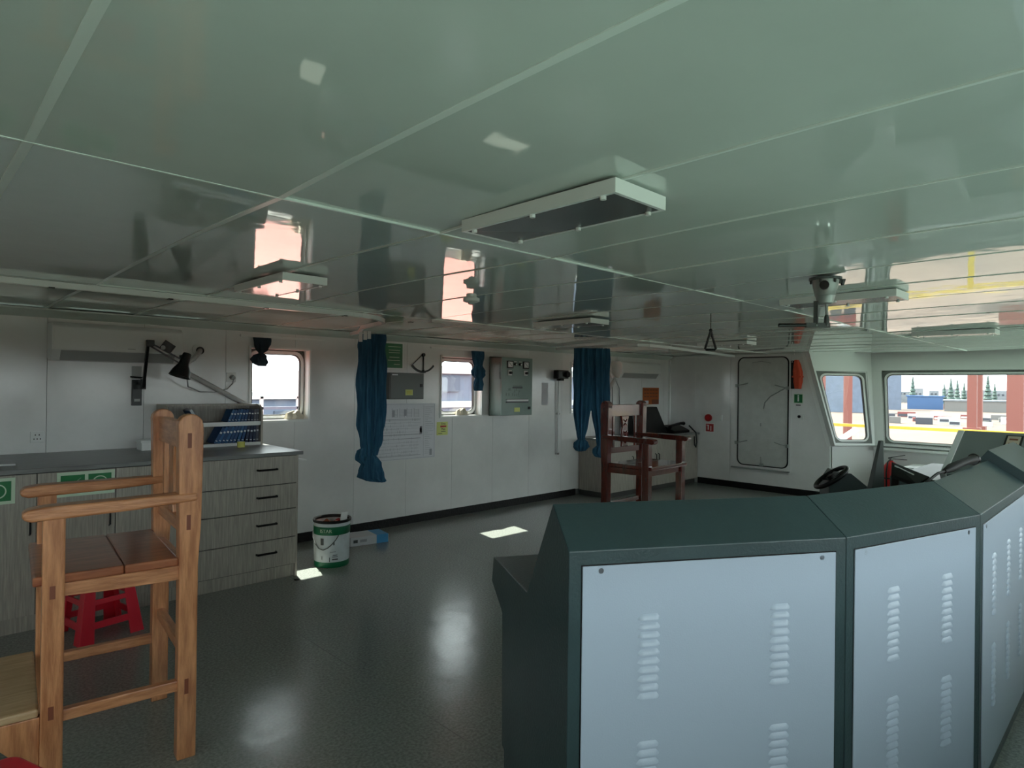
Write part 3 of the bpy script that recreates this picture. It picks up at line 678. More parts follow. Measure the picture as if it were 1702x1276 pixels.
# ------------------------------------------------------------------ on the aft wall
# air conditioners
def aircon(label, x0, x1, z0, z1, dp):
    t = thing('air_conditioner', label, 'air conditioner', (x0, YA, z0))
    pr = [(0,z0+.02),(0,z1),(-dp+.03,z1),(-dp,z1-.03),(-dp,z0+.085),(-dp*.72,z0),(-.04,z0)]
    MB().prism(pr, lambda y,z:(x0,YA+y,z), lambda y,z:(x1,YA+y,z)).build('body', 'acwhite', t, bevel=.008, seg=3)
    B((x0+.012, YA-dp-.004, z0+.088), (x1-.012, YA-dp+.002, z1-.035)).build('front_panel', 'acwhite', t, bevel=.002)
    MB().slab([(x0+.06,YA-dp-.001,z0+.078),(x1-.06,YA-dp-.001,z0+.078),(x1-.06,YA-dp*.74,z0+.004),(x0+.06,YA-dp*.74,z0+.004)], -.004).build('air_flap', 'acgrey', t)
    B((x0+.55*(x1-x0), YA-dp-.005, z0+.105), (x0+.55*(x1-x0)+.055, YA-dp-.003, z0+.111)).build('logo_strip', 'acgrey', t)
    return t
aircon('long white air conditioner high on the wall above the chart table', .83, 1.755, 1.765, 2.06, .20)
aircon('small white air conditioner high on the wall near the far corner', 8.12, 9.22, 1.76, 2.02, .20)
def pipe_run(label, hole, pts, loc, r=.022):
    t = thing('pipe_sleeve', label, 'pipe', loc)
    hx, hz = hole
    MB().tube([(hx, YA, hz), (hx, YA-.008, hz)], .055, 20).build('wall_rosette', 'acwhite', t)
    MB().tube([(hx+.012, YA-.008, hz-.008), (hx+.012, YA-.010, hz-.008)], .035, 20).build('hole', 'black', t)
    MB().tube(pts, r, 10).build('insulated_pipe', 'hose', t, smooth=True)
    return t
pipe_run('white insulated pipe slanting down beside the long air conditioner', (1.945, 1.905), [(1.957,YA+.0,1.897),(1.94,YA-.05,1.885),(1.89,YA-.05,1.82),(1.80,YA-.06,1.76),(1.77,YA-.05,1.73),(1.86,YA-.04,1.68),(2.15,YA-.035,1.52),(2.40,YA-.03,1.385)], (1.95, YA, 1.4))
pipe_run('grey pipe loop hanging beside the small air conditioner', (7.93, 1.93), [(7.94,YA,1.92),(7.95,YA-.06,1.88),(8.02,YA-.10,1.77),(8.10,YA-.08,1.74),(7.95,YA-.06,1.55),(7.80,YA-.05,1.38),(7.72,YA-.04,1.25)], (7.93, YA, 1.3), .03)
for k, (xa, xb) in enumerate(((8.12, 8.16), (8.30, 8.36))):
    tag(MB().tube([(8.10+.05*k,YA-.05,1.74),(xa,YA-.02,1.60),(xa+.02,YA-.012,1.35),(xb,YA-.012,.90)], .008, 6).build('hanging_wire', 'acgrey', smooth=True), ['thin wire hanging below the small air conditioner, left one', 'thin wire hanging below the small air conditioner, right one'][k], 'wire')
# swing-arm lamp
t = thing('chart_lamp', 'black swing-arm chart lamp on the wall above the chart table', 'lamp', (1.45, YA, 1.43))
B((1.415, YA-.022, 1.405), (1.49, YA, 1.625)).build('wall_bracket', 'lampblack', t, bevel=.004)
B((1.432, YA-.025, 1.44), (1.475, YA-.021, 1.462)).build('name_tag', 'acgrey', t)
B((1.415, YA-.004, 1.63), (1.49, YA, 1.74)).build('back_plate', 'acgrey', t)
MB().tube([(1.39, YA-.06, 1.648), (1.50, YA-.06, 1.642)], .008, 8).build('pivot_pin', 'chrome', t)
MB().tube([(1.467, 5.935, 1.545), (1.467, 5.935, 1.63)], .022, 14).build('swivel', 'lampblack', t)
MB().bar((1.465, YA-.03, 1.60), (1.467, 5.93, 1.58), .02, .02).build('swivel_arm', 'lampblack', t)
MB().bar((1.467, 5.93, 1.555), (1.466, 5.80, 1.940), .030, .022, up=(1,0,0)).build('lower_arm', 'lampblack', t, bevel=.002)
for dz in (0, -.042): MB().bar((1.475, 5.795, 1.932+dz*.6), (1.71, 5.685, 1.785+dz), .011, .013).build('upper_arm', 'lampblack', t)
B((1.450, 5.775, 1.90), (1.508, 5.815, 1.952)).build('elbow', 'lampblack', t, bevel=.004)
MB().bar((1.560, 5.75, 1.925), (1.630, 5.72, 1.872), .03, .080).build('ballast_box', 'lampblack', t, bevel=.005)
MB().tube([(1.56, 5.735, 1.893), (1.555, 5.715, 1.89)], .018, 12).build('adjust_knob', 'acgrey', t)
ax = Vector((-.30, -.04, -.95)).normalized(); hp = Vector((1.728, 5.67, 1.850))
M_ = Matrix.Translation(hp) @ Vector((0,0,-1)).rotation_difference(ax).to_matrix().to_4x4()
MB().lathe([(.0,.0),(.028,0),(.034,-.008),(.040,-.085),(.045,-.105),(.068,-.15),(.086,-.205),(.083,-.206),(.064,-.152),(.030,-.10)], (0,0,0), 28, False).xf(M_).build('lamp_shade', 'lampblack', t, smooth=True)
MB().tube([hp+ax*.02, hp+ax*.02+Vector((-.05,.02,-.01))], .012, 8).build('shade_joint', 'lampblack', t)
MB().tube([(1.76,YA-.30,1.66),(1.83,YA-.10,1.57),(1.95,YA-.04,1.525),(2.08,YA-.03,1.52),(2.19,YA-.03,1.55),(2.235,YA-.04,1.60),(2.24,YA-.055,1.645)], .006, 8).build('cord', 'acgrey', t, smooth=True)
# sockets and small fittings
def socket(label, x, z, plug):
    t = thing('wall_socket', label, 'socket', (x, YA, z))
    B((x-.043, YA-.012, z-.043), (x+.043, YA, z+.043)).build('plate', 'plastwhite', t, bevel=.004)
    if plug: MB().tube([(x+.005, YA-.012, z), (x+.005, YA-.055, z-.006)], [.024, .018], 12).build('plug', 'acgrey', t)
    else:
        for dx in (-.012, .012): B((x+dx-.003, YA-.0126, z+.01), (x+dx+.003, YA-.0118, z+.022)).build('slot', 'black', t)
        for dx in (-.02, 0, .02): B((x+dx-.003, YA-.0126, z-.022), (x+dx+.003, YA-.0118, z-.010)).build('slot', 'black', t)
socket('white wall socket with a grey plug left of the first window', 2.235, 1.66, True)
socket('white wall socket low on the wall at the left end of the chart table', .775, 1.17, False)
# green text board
t = thing('notice_board', 'green notice plate with white lettering beside the long blue curtain', 'notice', (4.0, YA, 1.80))
B((3.70, YA-.008, 1.785), (4.165, YA, 2.085)).build('board', 'white', t); g_ = B((3.712, YA-.010, 1.80), (4.145, YA-.008, 2.075)).build('green_field', 'signgreen', t)
for z, a, b in ((2.04,3.95,4.12),(2.0,3.96,4.11),(1.972,3.96,4.11),(1.92,3.97,4.10),(1.885,3.95,4.11),(1.84,4.03,4.11)):
    B((a, YA-.0106, z-.004), (b, YA-.0098, z+.004)).build('lettering_line', 'signpale', g_)
# clinometer
t = thing('clinometer', 'black swinging pointer on an arc scale beside the green notice', 'clinometer', (4.44, YA, 1.8))
pv = Vector((4.44, YA-.012, 1.965))
MB().tube([pv+Vector((0,.012,0)), pv+Vector((0,-.012,0))], .020, 14).build('pivot', 'black', t)
MB().bar(pv, pv+Vector((0,0,-.19)), .012, .010, up=(1,0,0)).build('pointer', 'black', t)
MB().sphere(pv+Vector((0,0,-.185)), .014, 10).build('bob', 'black', t)
arc = lambda r, a0, a1, n=20: [pv+Vector((r*math.sin(R(a0+(a1-a0)*k/n)), .004, -r*math.cos(R(a0+(a1-a0)*k/n)))) for k in range(n+1)]
a1_, a2_ = arc(.208, -52, 52), arc(.188, -52, 52)
mb = MB(); 
for k in range(20): mb.hexa([a1_[k]+Vector((0,.008,0)), a1_[k+1]+Vector((0,.008,0)), a2_[k+1]+Vector((0,.008,0)), a2_[k]+Vector((0,.008,0)), a1_[k], a1_[k+1], a2_[k+1], a2_[k]])
merge(mb.build('arc_scale', 'black', t))
MB().tube([pv+Vector((-.012,.006,0)), arc(.212,-52,-52)[0], ] , .005, 6).build('frame_wire', 'handlegrey', t)
MB().tube(arc(.212,-52,10), .004, 6).build('frame_wire', 'handlegrey', t)
# grey box
t = thing('junction_box', 'dark grey metal box under the clinometer', 'box', (4.2, YA, 1.42))
B((3.915, YA-.10, 1.445), (4.385, YA, 1.745)).build('box_body', 'boxgrey', t, bevel=.004)
B((3.93, YA-.106, 1.455), (4.378, YA-.10, 1.738)).build('box_door', 'boxgrey', t, bevel=.002)
B((4.325, YA-.112, 1.585), (4.36, YA-.106, 1.620)).build('latch', 'black', t)
B((4.125, YA-.108, 1.49), (4.225, YA-.106, 1.555)).build('label', 'yellownote', t); B((4.14, YA-.109, 1.505), (4.21, YA-.1078, 1.54)).build('label_field', 'tape', t)
B((3.945, YA-.108, 1.715), (4.02, YA-.106, 1.728)).build('name_strip', 'plastwhite', t)
# plan drawing
t = thing('ship_plan', 'large white general arrangement plan pinned behind the long blue curtain', 'plan', (4.1, YA, .75))
sh = B((3.62, YA-.003, .745), (4.63, YA-.0005, 1.395)).build('paper', 'paper', t)
mb = MB(); rnd = random.Random(3)
def ln(x0, z0, x1, z1, w_=.003):
    mb.bar((x0, YA-.0033, z0), (x1, YA-.0033, z1), .0006, w_, up=(0,0,1) if abs(x1-x0) > abs(z1-z0) else (1,0,0))
for z in (.80,.83,.87,.905,.945,.985,1.03,1.065,1.10,1.135,1.17,1.20): 
    ln(3.68, z, 4.40+rnd.uniform(-.04,.02), z+rnd.uniform(-.004,.004), .0025)
    for k in range(14): 
        xx = 3.7+rnd.random()*.68; ln(xx, z-.012, xx, z+.016, .002)
for z in (.79,.985,1.035,1.21): ln(3.66, z, 4.42, z, .005)
ln(4.46,.77,4.46,1.37,.003); ln(4.62,.755,4.62,1.385,.003); ln(3.64,.755,4.62,.755,.003); ln(3.64,1.385,4.62,1.385,.003)
for k in range(26): 
    z = .80+.022*k; ln(4.48, z, 4.48+.04+.09*rnd.random(), z, .003)
for x0 in (3.70, 3.86, 4.02, 4.12, 4.22, 4.32):
    for k in range(6): ln(x0, 1.24+.016*k, x0+.07, 1.24+.016*k, .003)
    ln(x0, 1.235, x0, 1.34, .004); ln(x0+.07, 1.235, x0+.07, 1.33, .004)
o = mb.build('printed_drawing', 'inkpale', t); o['kind'] = 'stuff'
for z0, x0 in ((1.24,4.02),(1.25,4.18),(1.03,4.40),(1.05,4.405),(.775,4.55)):
    B((x0, YA-.0036, z0), (x0+.035, YA-.003, z0+.075)).build('title_block', 'inkpale', t)
# fire plan sticker
t = thing('sticker', 'small yellow Fire Plan sticker below the second window', 'sticker', (4.74, YA, 1.05))
B((4.655, YA-.002, 1.005), (4.825, YA-.0004, 1.165)).build('sheet', 'yellownote', t)
text('lettering', 'Fire', .042, (4.755, YA-.003, 1.140), ROT_AFT, 'ink', t)
B((4.71, YA-.003, 1.098), (4.80, YA-.002, 1.120)).build('red_bar', 'signred', t)
text('lettering', 'Plan', .038, (4.755, YA-.003, 1.076), ROT_AFT, 'ink', t)
B((4.72, YA-.003, 1.046), (4.79, YA-.002, 1.053)).build('text_line', 'ink', t); B((4.68, YA-.003, 1.022), (4.74, YA-.002, 1.028)).build('text_line', 'ink', t)
# grey-green switch panel
t = thing('switch_panel', 'tall grey-green electrical panel with two meters on the aft wall', 'panel', (5.9, YA, 1.2))
PD = .26
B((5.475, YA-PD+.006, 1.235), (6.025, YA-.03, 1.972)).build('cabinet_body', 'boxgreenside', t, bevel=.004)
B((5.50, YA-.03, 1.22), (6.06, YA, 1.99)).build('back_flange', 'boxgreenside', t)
fp = B((5.472, YA-PD-.010, 1.232), (6.028, YA-PD+.006, 1.975)).build('front_door', 'boxgreen', t, bevel=.005)
YP = YA-PD-.010
def prn(name, x0, x1, z0, z1, m, d=.006, par=None): return B((5.472+x0, YP-d, 1.232+z0), (5.472+x1, YP+.0005, 1.232+z1)).build(name, m, par or fp)
for x0 in (.085, .375):
    mt = prn('meter', x0, x0+.105, .605, .700, 'black', .012)
    B((5.472+x0+.012, YP-.014, 1.232+.620), (5.472+x0+.093, YP-.011, 1.232+.690)).build('meter_face', 'white', mt)
    MB().bar((5.472+x0+.02, YP-.015, 1.232+.685), (5.472+x0+.085, YP-.015, 1.232+.63), .001, .005, up=(0,0,1)).build('needle', 'ink', mt)
    sw = prn('switch_plate', x0+.02, x0+.085, .515, .580, 'white', .004)
    MB().tube([(5.472+x0+.055, YP-.002, 1.232+.548), (5.472+x0+.055, YP-.035, 1.232+.548)], .017, 12).build('switch_knob', 'black', sw)
for x0 in (.225, .315):
    MB().tube([(5.472+x0, YP, 1.232+.660), (5.472+x0, YP-.022, 1.232+.660)], .017, 14).build('pilot_lamp', 'black', fp)
    MB().tube([(5.472+x0+.008, YP-.02, 1.232+.657), (5.472+x0+.008, YP-.026, 1.232+.657)], .011, 12).build('lamp_cap', 'white', fp)
    prn('lamp_tag', x0-.015, x0+.03, .688, .696, 'white')
prn('label_strip', .19, .37, .350, .364, 'ink', .003); prn('label_strip', .20, .365, .375, .381, 'ink', .003)
prn('label_strip', .072, .48, .165, .180, 'ink', .008); prn('label_strip', .085, .48, .180, .205, 'white', .006); prn('label_strip', .072, .475, .205, .211, 'ink', .003)
mb = MB(); rnd = random.Random(5)
for k in range(22):
    x0 = 5.545+rnd.random()*.25; z0 = 1.232+.235+rnd.random()*.09
    mb.bar((x0, YP-.001, z0), (x0+(.03 if k % 2 else .002), YP-.001, z0+(.002 if k % 2 else .03)), .001, .004, up=(0,1,0))
o = mb.build('circuit_print', 'ink', fp); o['kind'] = 'stuff'
prn('warning_label', .225, .325, .045, .100, 'yellownote', .003); prn('door_latch', .475, .52, .075, .110, 'black', .006)
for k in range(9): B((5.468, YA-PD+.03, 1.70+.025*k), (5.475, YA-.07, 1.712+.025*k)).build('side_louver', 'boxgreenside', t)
B((6.03, YA-PD+.04, 1.80), (6.045, YA-PD+.14, 1.83)).build('door_hinge', 'black', t)
tag(B((6.50, YA-.004, 1.35), (6.63, YA-.0005, 1.66)).build('notice_sheet', 'paper'), 'pale notice sheet pinned right of the grey-green panel', 'notice')
# black speaker / camera device on conduit
t = thing('wall_speaker', 'small black device on a conduit between panel and blue curtains', 'device', (6.85, YA, 1.1))
B((6.72, YA-.12, 1.725), (6.94, YA-.02, 1.845)).build('housing', 'black', t, bevel=.006)
MB().tube([(6.885, YA-.12, 1.785), (6.885, YA-.165, 1.785)], [.045, .040], 16).build('lens', 'blackmat', t)
B((6.78, YA-.10, 1.695), (6.86, YA-.03, 1.725)).build('gland', 'blackmat', t)
MB().tube([(6.82, YA-.03, 1.70), (6.82, YA-.03, .64)], .012, 10).build('conduit', 'acwhite', t)
for z in (1.22, .645): B((6.80, YA-.04, z-.012), (6.84, YA, z+.012)).build('clip', 'chrome', t)
# window curtain rods and tied curtains
def bundle(mb, path, n=9, k=36, ph=0.0):
    """closed pleated cloth bundle; path rows: (x, y, z, half width, half depth, pleat depth)"""
    vs = []
    for i, (x_, y_, z_, a, b, pl_) in enumerate(path):
        for j in range(k):
            th = 2*math.pi*j/k; r = 1+pl_*math.cos(n*th+ph+.25*math.sin(i*.7))+.25*pl_*math.sin(3*th+i*.9)
            vs.append((x_+a*r*math.cos(th), y_+b*r*math.sin(th), z_))
    N = len(path)
    fs = [(i*k+j, i*k+(j+1)%k, (i+1)*k+(j+1)%k, (i+1)*k+j) for i in range(N-1) for j in range(k)]
    fs += [tuple(range(k-1,-1,-1)), tuple((N-1)*k+j for j in range(k))]
    return mb.add(vs, fs)
def lerp_path(keys, steps=5):
    P = []
    for a, b in zip(keys, keys[1:]):
        for s in range(steps):
            t_ = s/steps; P.append(tuple(p*(1-t_)+q_*t_ for p, q_ in zip(a, b)))
    P.append(keys[-1]); return P
def rotz_path(mb, cx_, cy_, ang, start):
    M4 = Matrix.Translation((cx_,cy_,0))@Matrix.Rotation(ang,4,'Z')@Matrix.Translation((-cx_,-cy_,0))
    for i in range(start, len(mb.v)): mb.v[i] = M4@mb.v[i]
for i, (a, b, z) in enumerate(((2.30, 3.16, 2.045), (4.52, 5.75, 2.045))):
    t = thing('curtain_rod', ['white curtain rod over the first aft window', 'white curtain rod over the second aft window'][i], 'curtain rod', (a, YA, z))
    B((a, YA-.055, z), (b, YA-.03, z+.022)).build('rod', 'trimwhite', t, bevel=.003)
    for x_ in (a+.04, b-.04): B((x_-.012, YA-.045, z+.002), (x_+.012, YA, z+.018)).build('bracket', 'galv', t)
t = thing('window_curtain', 'short dark curtain knotted up at the first aft window', 'curtain', (2.5, YA-.06, 1.77))
bundle(MB(), lerp_path([(2.50,YA-.055,2.045,.080,.018,.15),(2.50,YA-.06,1.98,.072,.024,.2),(2.495,YA-.065,1.92,.045,.022,.2),(2.49,YA-.065,1.895,.022,.018,.1),(2.475,YA-.07,1.875,.055,.03,.2),(2.465,YA-.07,1.84,.068,.035,.25),(2.475,YA-.07,1.80,.062,.03,.3),(2.50,YA-.065,1.772,.035,.012,.2)], 4), 7).build('cloth', 'curtaindark', t, smooth=True)
t = thing('window_curtain', 'short blue curtain twisted into a knot at the second aft window', 'curtain', (5.2, YA-.07, 1.5))
bundle(MB(), lerp_path([(5.25,YA-.055,2.045,.095,.02,.15),(5.245,YA-.07,1.95,.085,.03,.22),(5.24,YA-.085,1.86,.055,.035,.2),(5.235,YA-.09,1.80,.090,.05,.25),(5.24,YA-.09,1.74,.085,.05,.3),(5.25,YA-.085,1.70,.050,.03,.2),(5.245,YA-.08,1.62,.068,.03,.3),(5.25,YA-.08,1.545,.055,.02,.3)], 4), 7).build('cloth', 'curtain', t, smooth=True)
# rags on the window sills
def rag(label, x, y, z):
    mb = MB(); rr = random.Random(int(x*10))
    bundle(mb, [(x, y, z, .09, .035, .2), (x+.01, y, z+.03, .085, .035, .3), (x-.01, y, z+.06, .06, .03, .35), (x+.02, y, z+.085, .03, .015, .3)], 6, 24, x)
    tag(mb.build('rag', 'rag', smooth=True), label, 'rag')
rag('cream rag lying on the sill of the first aft window', 2.88, YA+.045, 1.249)
rag('cream rag heaped on the sill of the second aft window', 5.08, YA+.045, 1.239)

# long blackout curtains with their ceiling rails
t = thing('curtain_rail', 'white ceiling rail curving over the end of the chart space', 'curtain rail', (1, 4.28, H))
ZR = H-.024
pts = [(-2.9, 4.28), (2.40, 4.28)] + [(2.40+.62*math.sin(a), 4.90-.62*math.cos(a)) for a in [R(6+8*k) for k in range(11)]] + [(3.10, 5.2), (3.36, 5.70), (3.42, YA-.11)]
mb = MB()
for p, q_ in zip(pts, pts[1:]): mb.bar((*p, ZR), (*q_, ZR), .026, .034)
o = mb.build('rail', 'trimwhite', t)
for k in range(5): B((.6+.6*k-.014, 4.262, ZR-.022), (.6+.6*k+.014, 4.298, ZR-.016)).build('rail_clip', 'black', t)
t = thing('blackout_curtain', 'long blue curtain gathered and knotted at the end of the chart table', 'curtain', (3.30, 5.62, .66))
mb = MB(); cX, cY = 3.39, 5.50
bundle(mb, lerp_path([(cX,cY,2.11,.115,.045,.22),(cX,cY,1.95,.11,.05,.28),(cX,cY,1.6,.12,.055,.30),(cX,cY,1.2,.11,.055,.30),(cX,cY,1.0,.085,.055,.25),(cX,cY,.90,.058,.05,.16)], 6), 11, 88)
rotz_path(mb, cX, cY, R(-44), 0); mb.build('cloth', 'curtain', t, smooth=True)
mb = MB(); bundle(mb, lerp_path([(cX-.045,cY,.985,.03,.03,.1),(cX-.055,cY,.95,.068,.045,.2),(cX-.065,cY,.90,.082,.05,.22),(cX-.06,cY,.85,.075,.05,.2),(cX-.03,cY,.80,.05,.04,.1)], 4), 7)
rotz_path(mb, cX, cY, R(-44), 0); mb.build('knot', 'curtain', t, smooth=True)
mb = MB(); bundle(mb, lerp_path([(cX+.0,cY,.90,.05,.045,.1),(cX+.015,cY,.83,.085,.055,.16),(cX+.0,cY,.75,.105,.06,.2),(cX+.01,cY,.68,.118,.06,.2),(cX+.055,cY,.645,.085,.045,.22),(cX+.11,cY,.635,.035,.03,.2)], 4), 6)
rotz_path(mb, cX, cY, R(-44), 0); mb.build('tail', 'curtain', t, smooth=True)
for k, (dx, zz) in enumerate(((-.10, 2.05), (-.055, 2.07), (-.015, 2.08))):
    mb = B((cX+dx-.017, cY-.066, zz-.02), (cX+dx+.017, cY-.056, 2.135)); rotz_path(mb, cX, cY, R(-44), 0); mb.build('heading_tab', 'plastwhite', t)
t = thing('curtain_rail', 'white ceiling rail around the radio desk in the far corner', 'curtain rail', (6.5, 4.5, H))
pts = [(6.68, YA-.11), (6.62, 5.2), (6.54, 4.80), (6.60, 4.56), (6.75, 4.48), (7.2, 4.50), (XF-.01, 4.86)]
mb = MB()
for p, q_ in zip(pts, pts[1:]): mb.bar((*p, ZR), (*q_, ZR), .026, .034)
mb.build('rail', 'trimwhite', t)
t = thing('blackout_curtain', 'pair of long blue curtains tied in knots beside the red chair', 'curtain', (6.6, 5.2, .7))
cX, cY = 6.55, 5.23
def tail(dx, zb, name):
    mb = MB()
    bundle(mb, lerp_path([(cX+dx*.9,cY,2.12,.115,.05,.2),(cX+dx*.9,cY,1.8,.112,.055,.28),(cX+dx,cY,1.35,.098,.055,.3),(cX+dx*1.1,cY,1.05,.064,.05,.25),(cX+dx*1.1,cY,zb+.16,.045,.04,.08),(cX+dx*1.1,cY,zb+.12,.085,.055,.15),(cX+dx*1.1,cY,zb+.06,.092,.06,.2),(cX+dx*1.15,cY,zb+.01,.055,.04,.25),(cX+dx*1.2,cY,zb,.02,.02,.1)], 5), 10, 80, dx*9)
    rotz_path(mb, cX, cY, R(-44), 0); mb.build(name, 'curtain', t, smooth=True)
tail(-.115, .76, 'drape'); tail(.115, .68, 'drape')
mb = MB()
for k in range(9): mb = MB().box((cX-.21+.052*k-.006, cY-.01, 2.115), (cX-.21+.052*k+.006, cY+.01, 2.13)); rotz_path(mb, cX, cY, R(-44), 0); mb.build('curtain_hook', 'plastwhite', t)

# ------------------------------------------------------------------ radio desk in the far corner
t = thing('radio_desk', 'grey wood-grain desk cabinet in the far corner behind the red chair', 'desk', (8.5, 5.5, 0))
B((7.32, 5.52, .08), (9.79, YA-.015, .83)).build('carcass', 'lam', t)
B((7.34, 5.55, 0), (9.79, YA-.02, .08)).build('plinth', 'lamdark', t)
for a, b in ((7.32, 7.93), (7.93, 8.55), (8.55, 9.17), (9.17, 9.79)):
    d = B((a+.002, 5.50, .085), (b-.002, 5.52, .825)).build('door', 'lam', t, bevel=.001)
    hx = b-.05 if a in (7.93, 7.32) else a+.05
    if a == 8.55: hx = a+.03
    MB().tube([(hx, 5.50, .46), (hx, 5.475, .47), (hx, 5.475, .57), (hx, 5.50, .58)], .007, 6).build('handle', 'black', d)
tag(B((7.30, 5.47, .83), (9.80, YA-.001, .858)).build('worktop', 'lamtop', bevel=.003), 'grey worktop of the radio desk in the far corner', 'worktop')
t = thing('display_screen', 'black display screen tilted back on the radio desk', 'screen', (8.7, 5.75, .858))
MB().hexa([(8.24,5.70,.872),(9.16,5.70,.872),(9.16,5.90,.872),(8.24,5.90,.872),(8.2,5.76,1.30),(8.93,5.76,1.30),(8.95,5.86,1.30),(8.24,5.86,1.30)]).build('screen_case', 'black', t, bevel=.006)
B((8.2, 5.66, .858), (8.9, 5.92, .872)).build('stand_foot', 'blackmat', t)
t = thing('radio_telephone', 'black radio telephone with coiled cord on the radio desk', 'telephone', (9.3, 5.7, .858))
MB().prism([(5.58,.858),(5.58,.90),(5.80,.99),(5.82,.858)], lambda y,z:(9.16,y,z), lambda y,z:(9.66,y,z)).build('base', 'black', t, bevel=.006)
MB().tube([(9.10,5.62,.96),(9.16,5.62,.985),(9.32,5.64,1.0),(9.50,5.66,1.015),(9.60,5.66,1.01)], [.03,.024,.022,.024,.032], 10).build('handset', 'black', t, smooth=True)
MB().tube([(9.60,5.56,.98),(9.66,5.46,.86),(9.67,5.45,.70),(9.64,5.45,.62),(9.60,5.45,.66),(9.61,5.46,.80)], .012, 8).build('coiled_cord', 'black', t, smooth=True)
t = thing('poster', 'orange notice poster on the wall above the radio desk', 'poster', (9.2, YA, 1.32))
B((8.985, YA-.004, 1.325), (9.475, YA-.0005, 1.61)).build('sheet', 'orangeposter', t)
for k in range(3):
    for j in range(5): B((9.03+.085*j, YA-.005, 1.56-.055*k), (9.09+.085*j, YA-.0038, 1.58-.055*k)).build('text_mark', 'plug', t)
B((8.99, YA-.005, 1.335), (9.16, YA-.0038, 1.39)).build('white_patch', 'paper', t); B((9.26, YA-.005, 1.33), (9.47, YA-.0038, 1.41)).build('dark_patch', 'plug', t)

# ------------------------------------------------------------------ on the far side wall
t = thing('alarm_bell_point', 'round red fire alarm call point on the side wall', 'alarm', (XF, 5.31, 1.1))
MB().tube([(XF, 5.31, 1.115), (XF-.03, 5.31, 1.115)], .062, 20).build('disc', 'signred', t); MB().tube([(XF-.03, 5.31, 1.115), (XF-.034, 5.31, 1.115)], .03, 16).build('button', 'red', t)
t = thing('fire_sign', 'red square fire sign with white symbol below the alarm point', 'sign', (XF, 5.29, .95))
B((XF-.003, 5.205, .87), (XF, 5.375, 1.03)).build('board', 'white', t); g_ = B((XF-.0045, 5.22, .885), (XF-.003, 5.36, 1.015)).build('red_field', 'signred', t)
B((XF-.0055, 5.305, .915), (XF-.0045, 5.325, .985)).build('symbol', 'white', g_); B((XF-.0055, 5.26, .90), (XF-.0045, 5.275, .98)).build('symbol', 'white', g_); B((XF-.0055, 5.305, .985), (XF-.0045, 5.345, .995)).build('symbol', 'white', g_)
t = thing('light_switch', 'small white switch box beside the red alarm point', 'switch', (XF, 5.10, 1.1))
B((XF-.02, 5.06, 1.07), (XF, 5.15, 1.17)).build('plate', 'plastwhite', t, bevel=.004); B((XF-.026, 5.085, 1.10), (XF-.02, 5.125, 1.14)).build('rocker', 'plastwhite', t)
t = thing('life_jacket', 'folded orange life jacket hanging on the side wall by the door', 'life jacket', (XF-.05, 3.83, 1.6))
mb = MB(); bundle(mb, lerp_path([(XF-.055,3.825,1.62,.035,.045,.1),(XF-.06,3.825,1.72,.05,.062,.14),(XF-.06,3.83,1.88,.05,.066,.16),(XF-.055,3.84,1.98,.045,.05,.14),(XF-.05,3.85,2.06,.03,.03,.1)], 4), 5, 30); mb.build('jacket', 'lifejacket', t, smooth=True)
B((XF-.115, 3.76, 1.79), (XF-.003, 3.89, 1.815)).build('strap', 'lifejacket', t)
t = thing('black_bracket', 'narrow black board behind the orange life jacket', 'board', (XF, 3.92, 1.6))
B((XF-.02, 3.895, 1.62), (XF, 3.945, 2.05)).build('board', 'black', t); B((XF-.03, 3.91, 2.02), (XF-.02, 3.93, 2.04)).build('hook', 'chrome', t)
t = thing('muster_sign', 'small green square safety sign beside the door', 'sign', (XF, 3.84, 1.47))
B((XF-.003, 3.765, 1.40), (XF, 3.905, 1.545)).build('board', 'signpale', t); g_ = B((XF-.0045, 3.775, 1.41), (XF-.003, 3.895, 1.535)).build('green_field', 'signgreen', t)
B((XF-.0055, 3.825, 1.43), (XF-.0045, 3.845, 1.50)).build('symbol', 'white', g_); MB().tube([(XF-.0045,3.835,1.515),(XF-.0055,3.835,1.515)], .012, 10).build('symbol', 'white', g_)
tag(B((XF-.004, 3.80, 1.365), (XF, 3.87, 1.38)).build('name_strip', 'ink'), 'thin dark nameplate under the green square sign', 'nameplate')
t = thing('light_switch', 'white switch with round black knob beside the door', 'switch', (XF, 3.79, 1.2))
B((XF-.02, 3.745, 1.155), (XF, 3.845, 1.245)).build('plate', 'plastwhite', t, bevel=.003); MB().tube([(XF-.02, 3.81, 1.20), (XF-.04, 3.81, 1.20)], .022, 14).build('knob', 'black', t)

# ------------------------------------------------------------------ ceiling fittings
def lamp(label, xc, yc, m, wd=.245, ln_=.64):
    t = thing('ceiling_light', label, 'ceiling light', (xc, yc, H-.006), 0, 'ceiling lights that are switched off', local=True)
    MB().ring(rectloop(-wd/2, wd/2, -ln_/2, ln_/2), rectloop(-wd/2+.012, wd/2-.012, -ln_/2+.012, ln_/2-.012), lambda a,b:(a,b,-.028), lambda a,b:(a,b,.012)).build('housing', 'trimwhite', t)
    B((-wd/2+.012, -ln_/2+.012, -.0265), (wd/2-.012, ln_/2-.012, -.018)).build('diffuser', m, t)
    for sx in (-1, 1):
        for sy in (-.42, 0, .42):
            MB().tube([(sx*(wd/2-.014), sy*ln_, -.026), (sx*(wd/2-.014), sy*ln_, -.036)], .009, 8).build('clip', 'trimwhite', t)
lamp('ceiling light with dark cover nearest the camera, above the console', 1.485, 1.335, 'diffuser')
lamp('ceiling light above the open floor in front of the chart table', 1.50, 3.40, 'diffuserpale')
lamp('ceiling light in the middle of the ceiling before the blue curtain pair', 4.12, 3.53, 'diffuserpale')
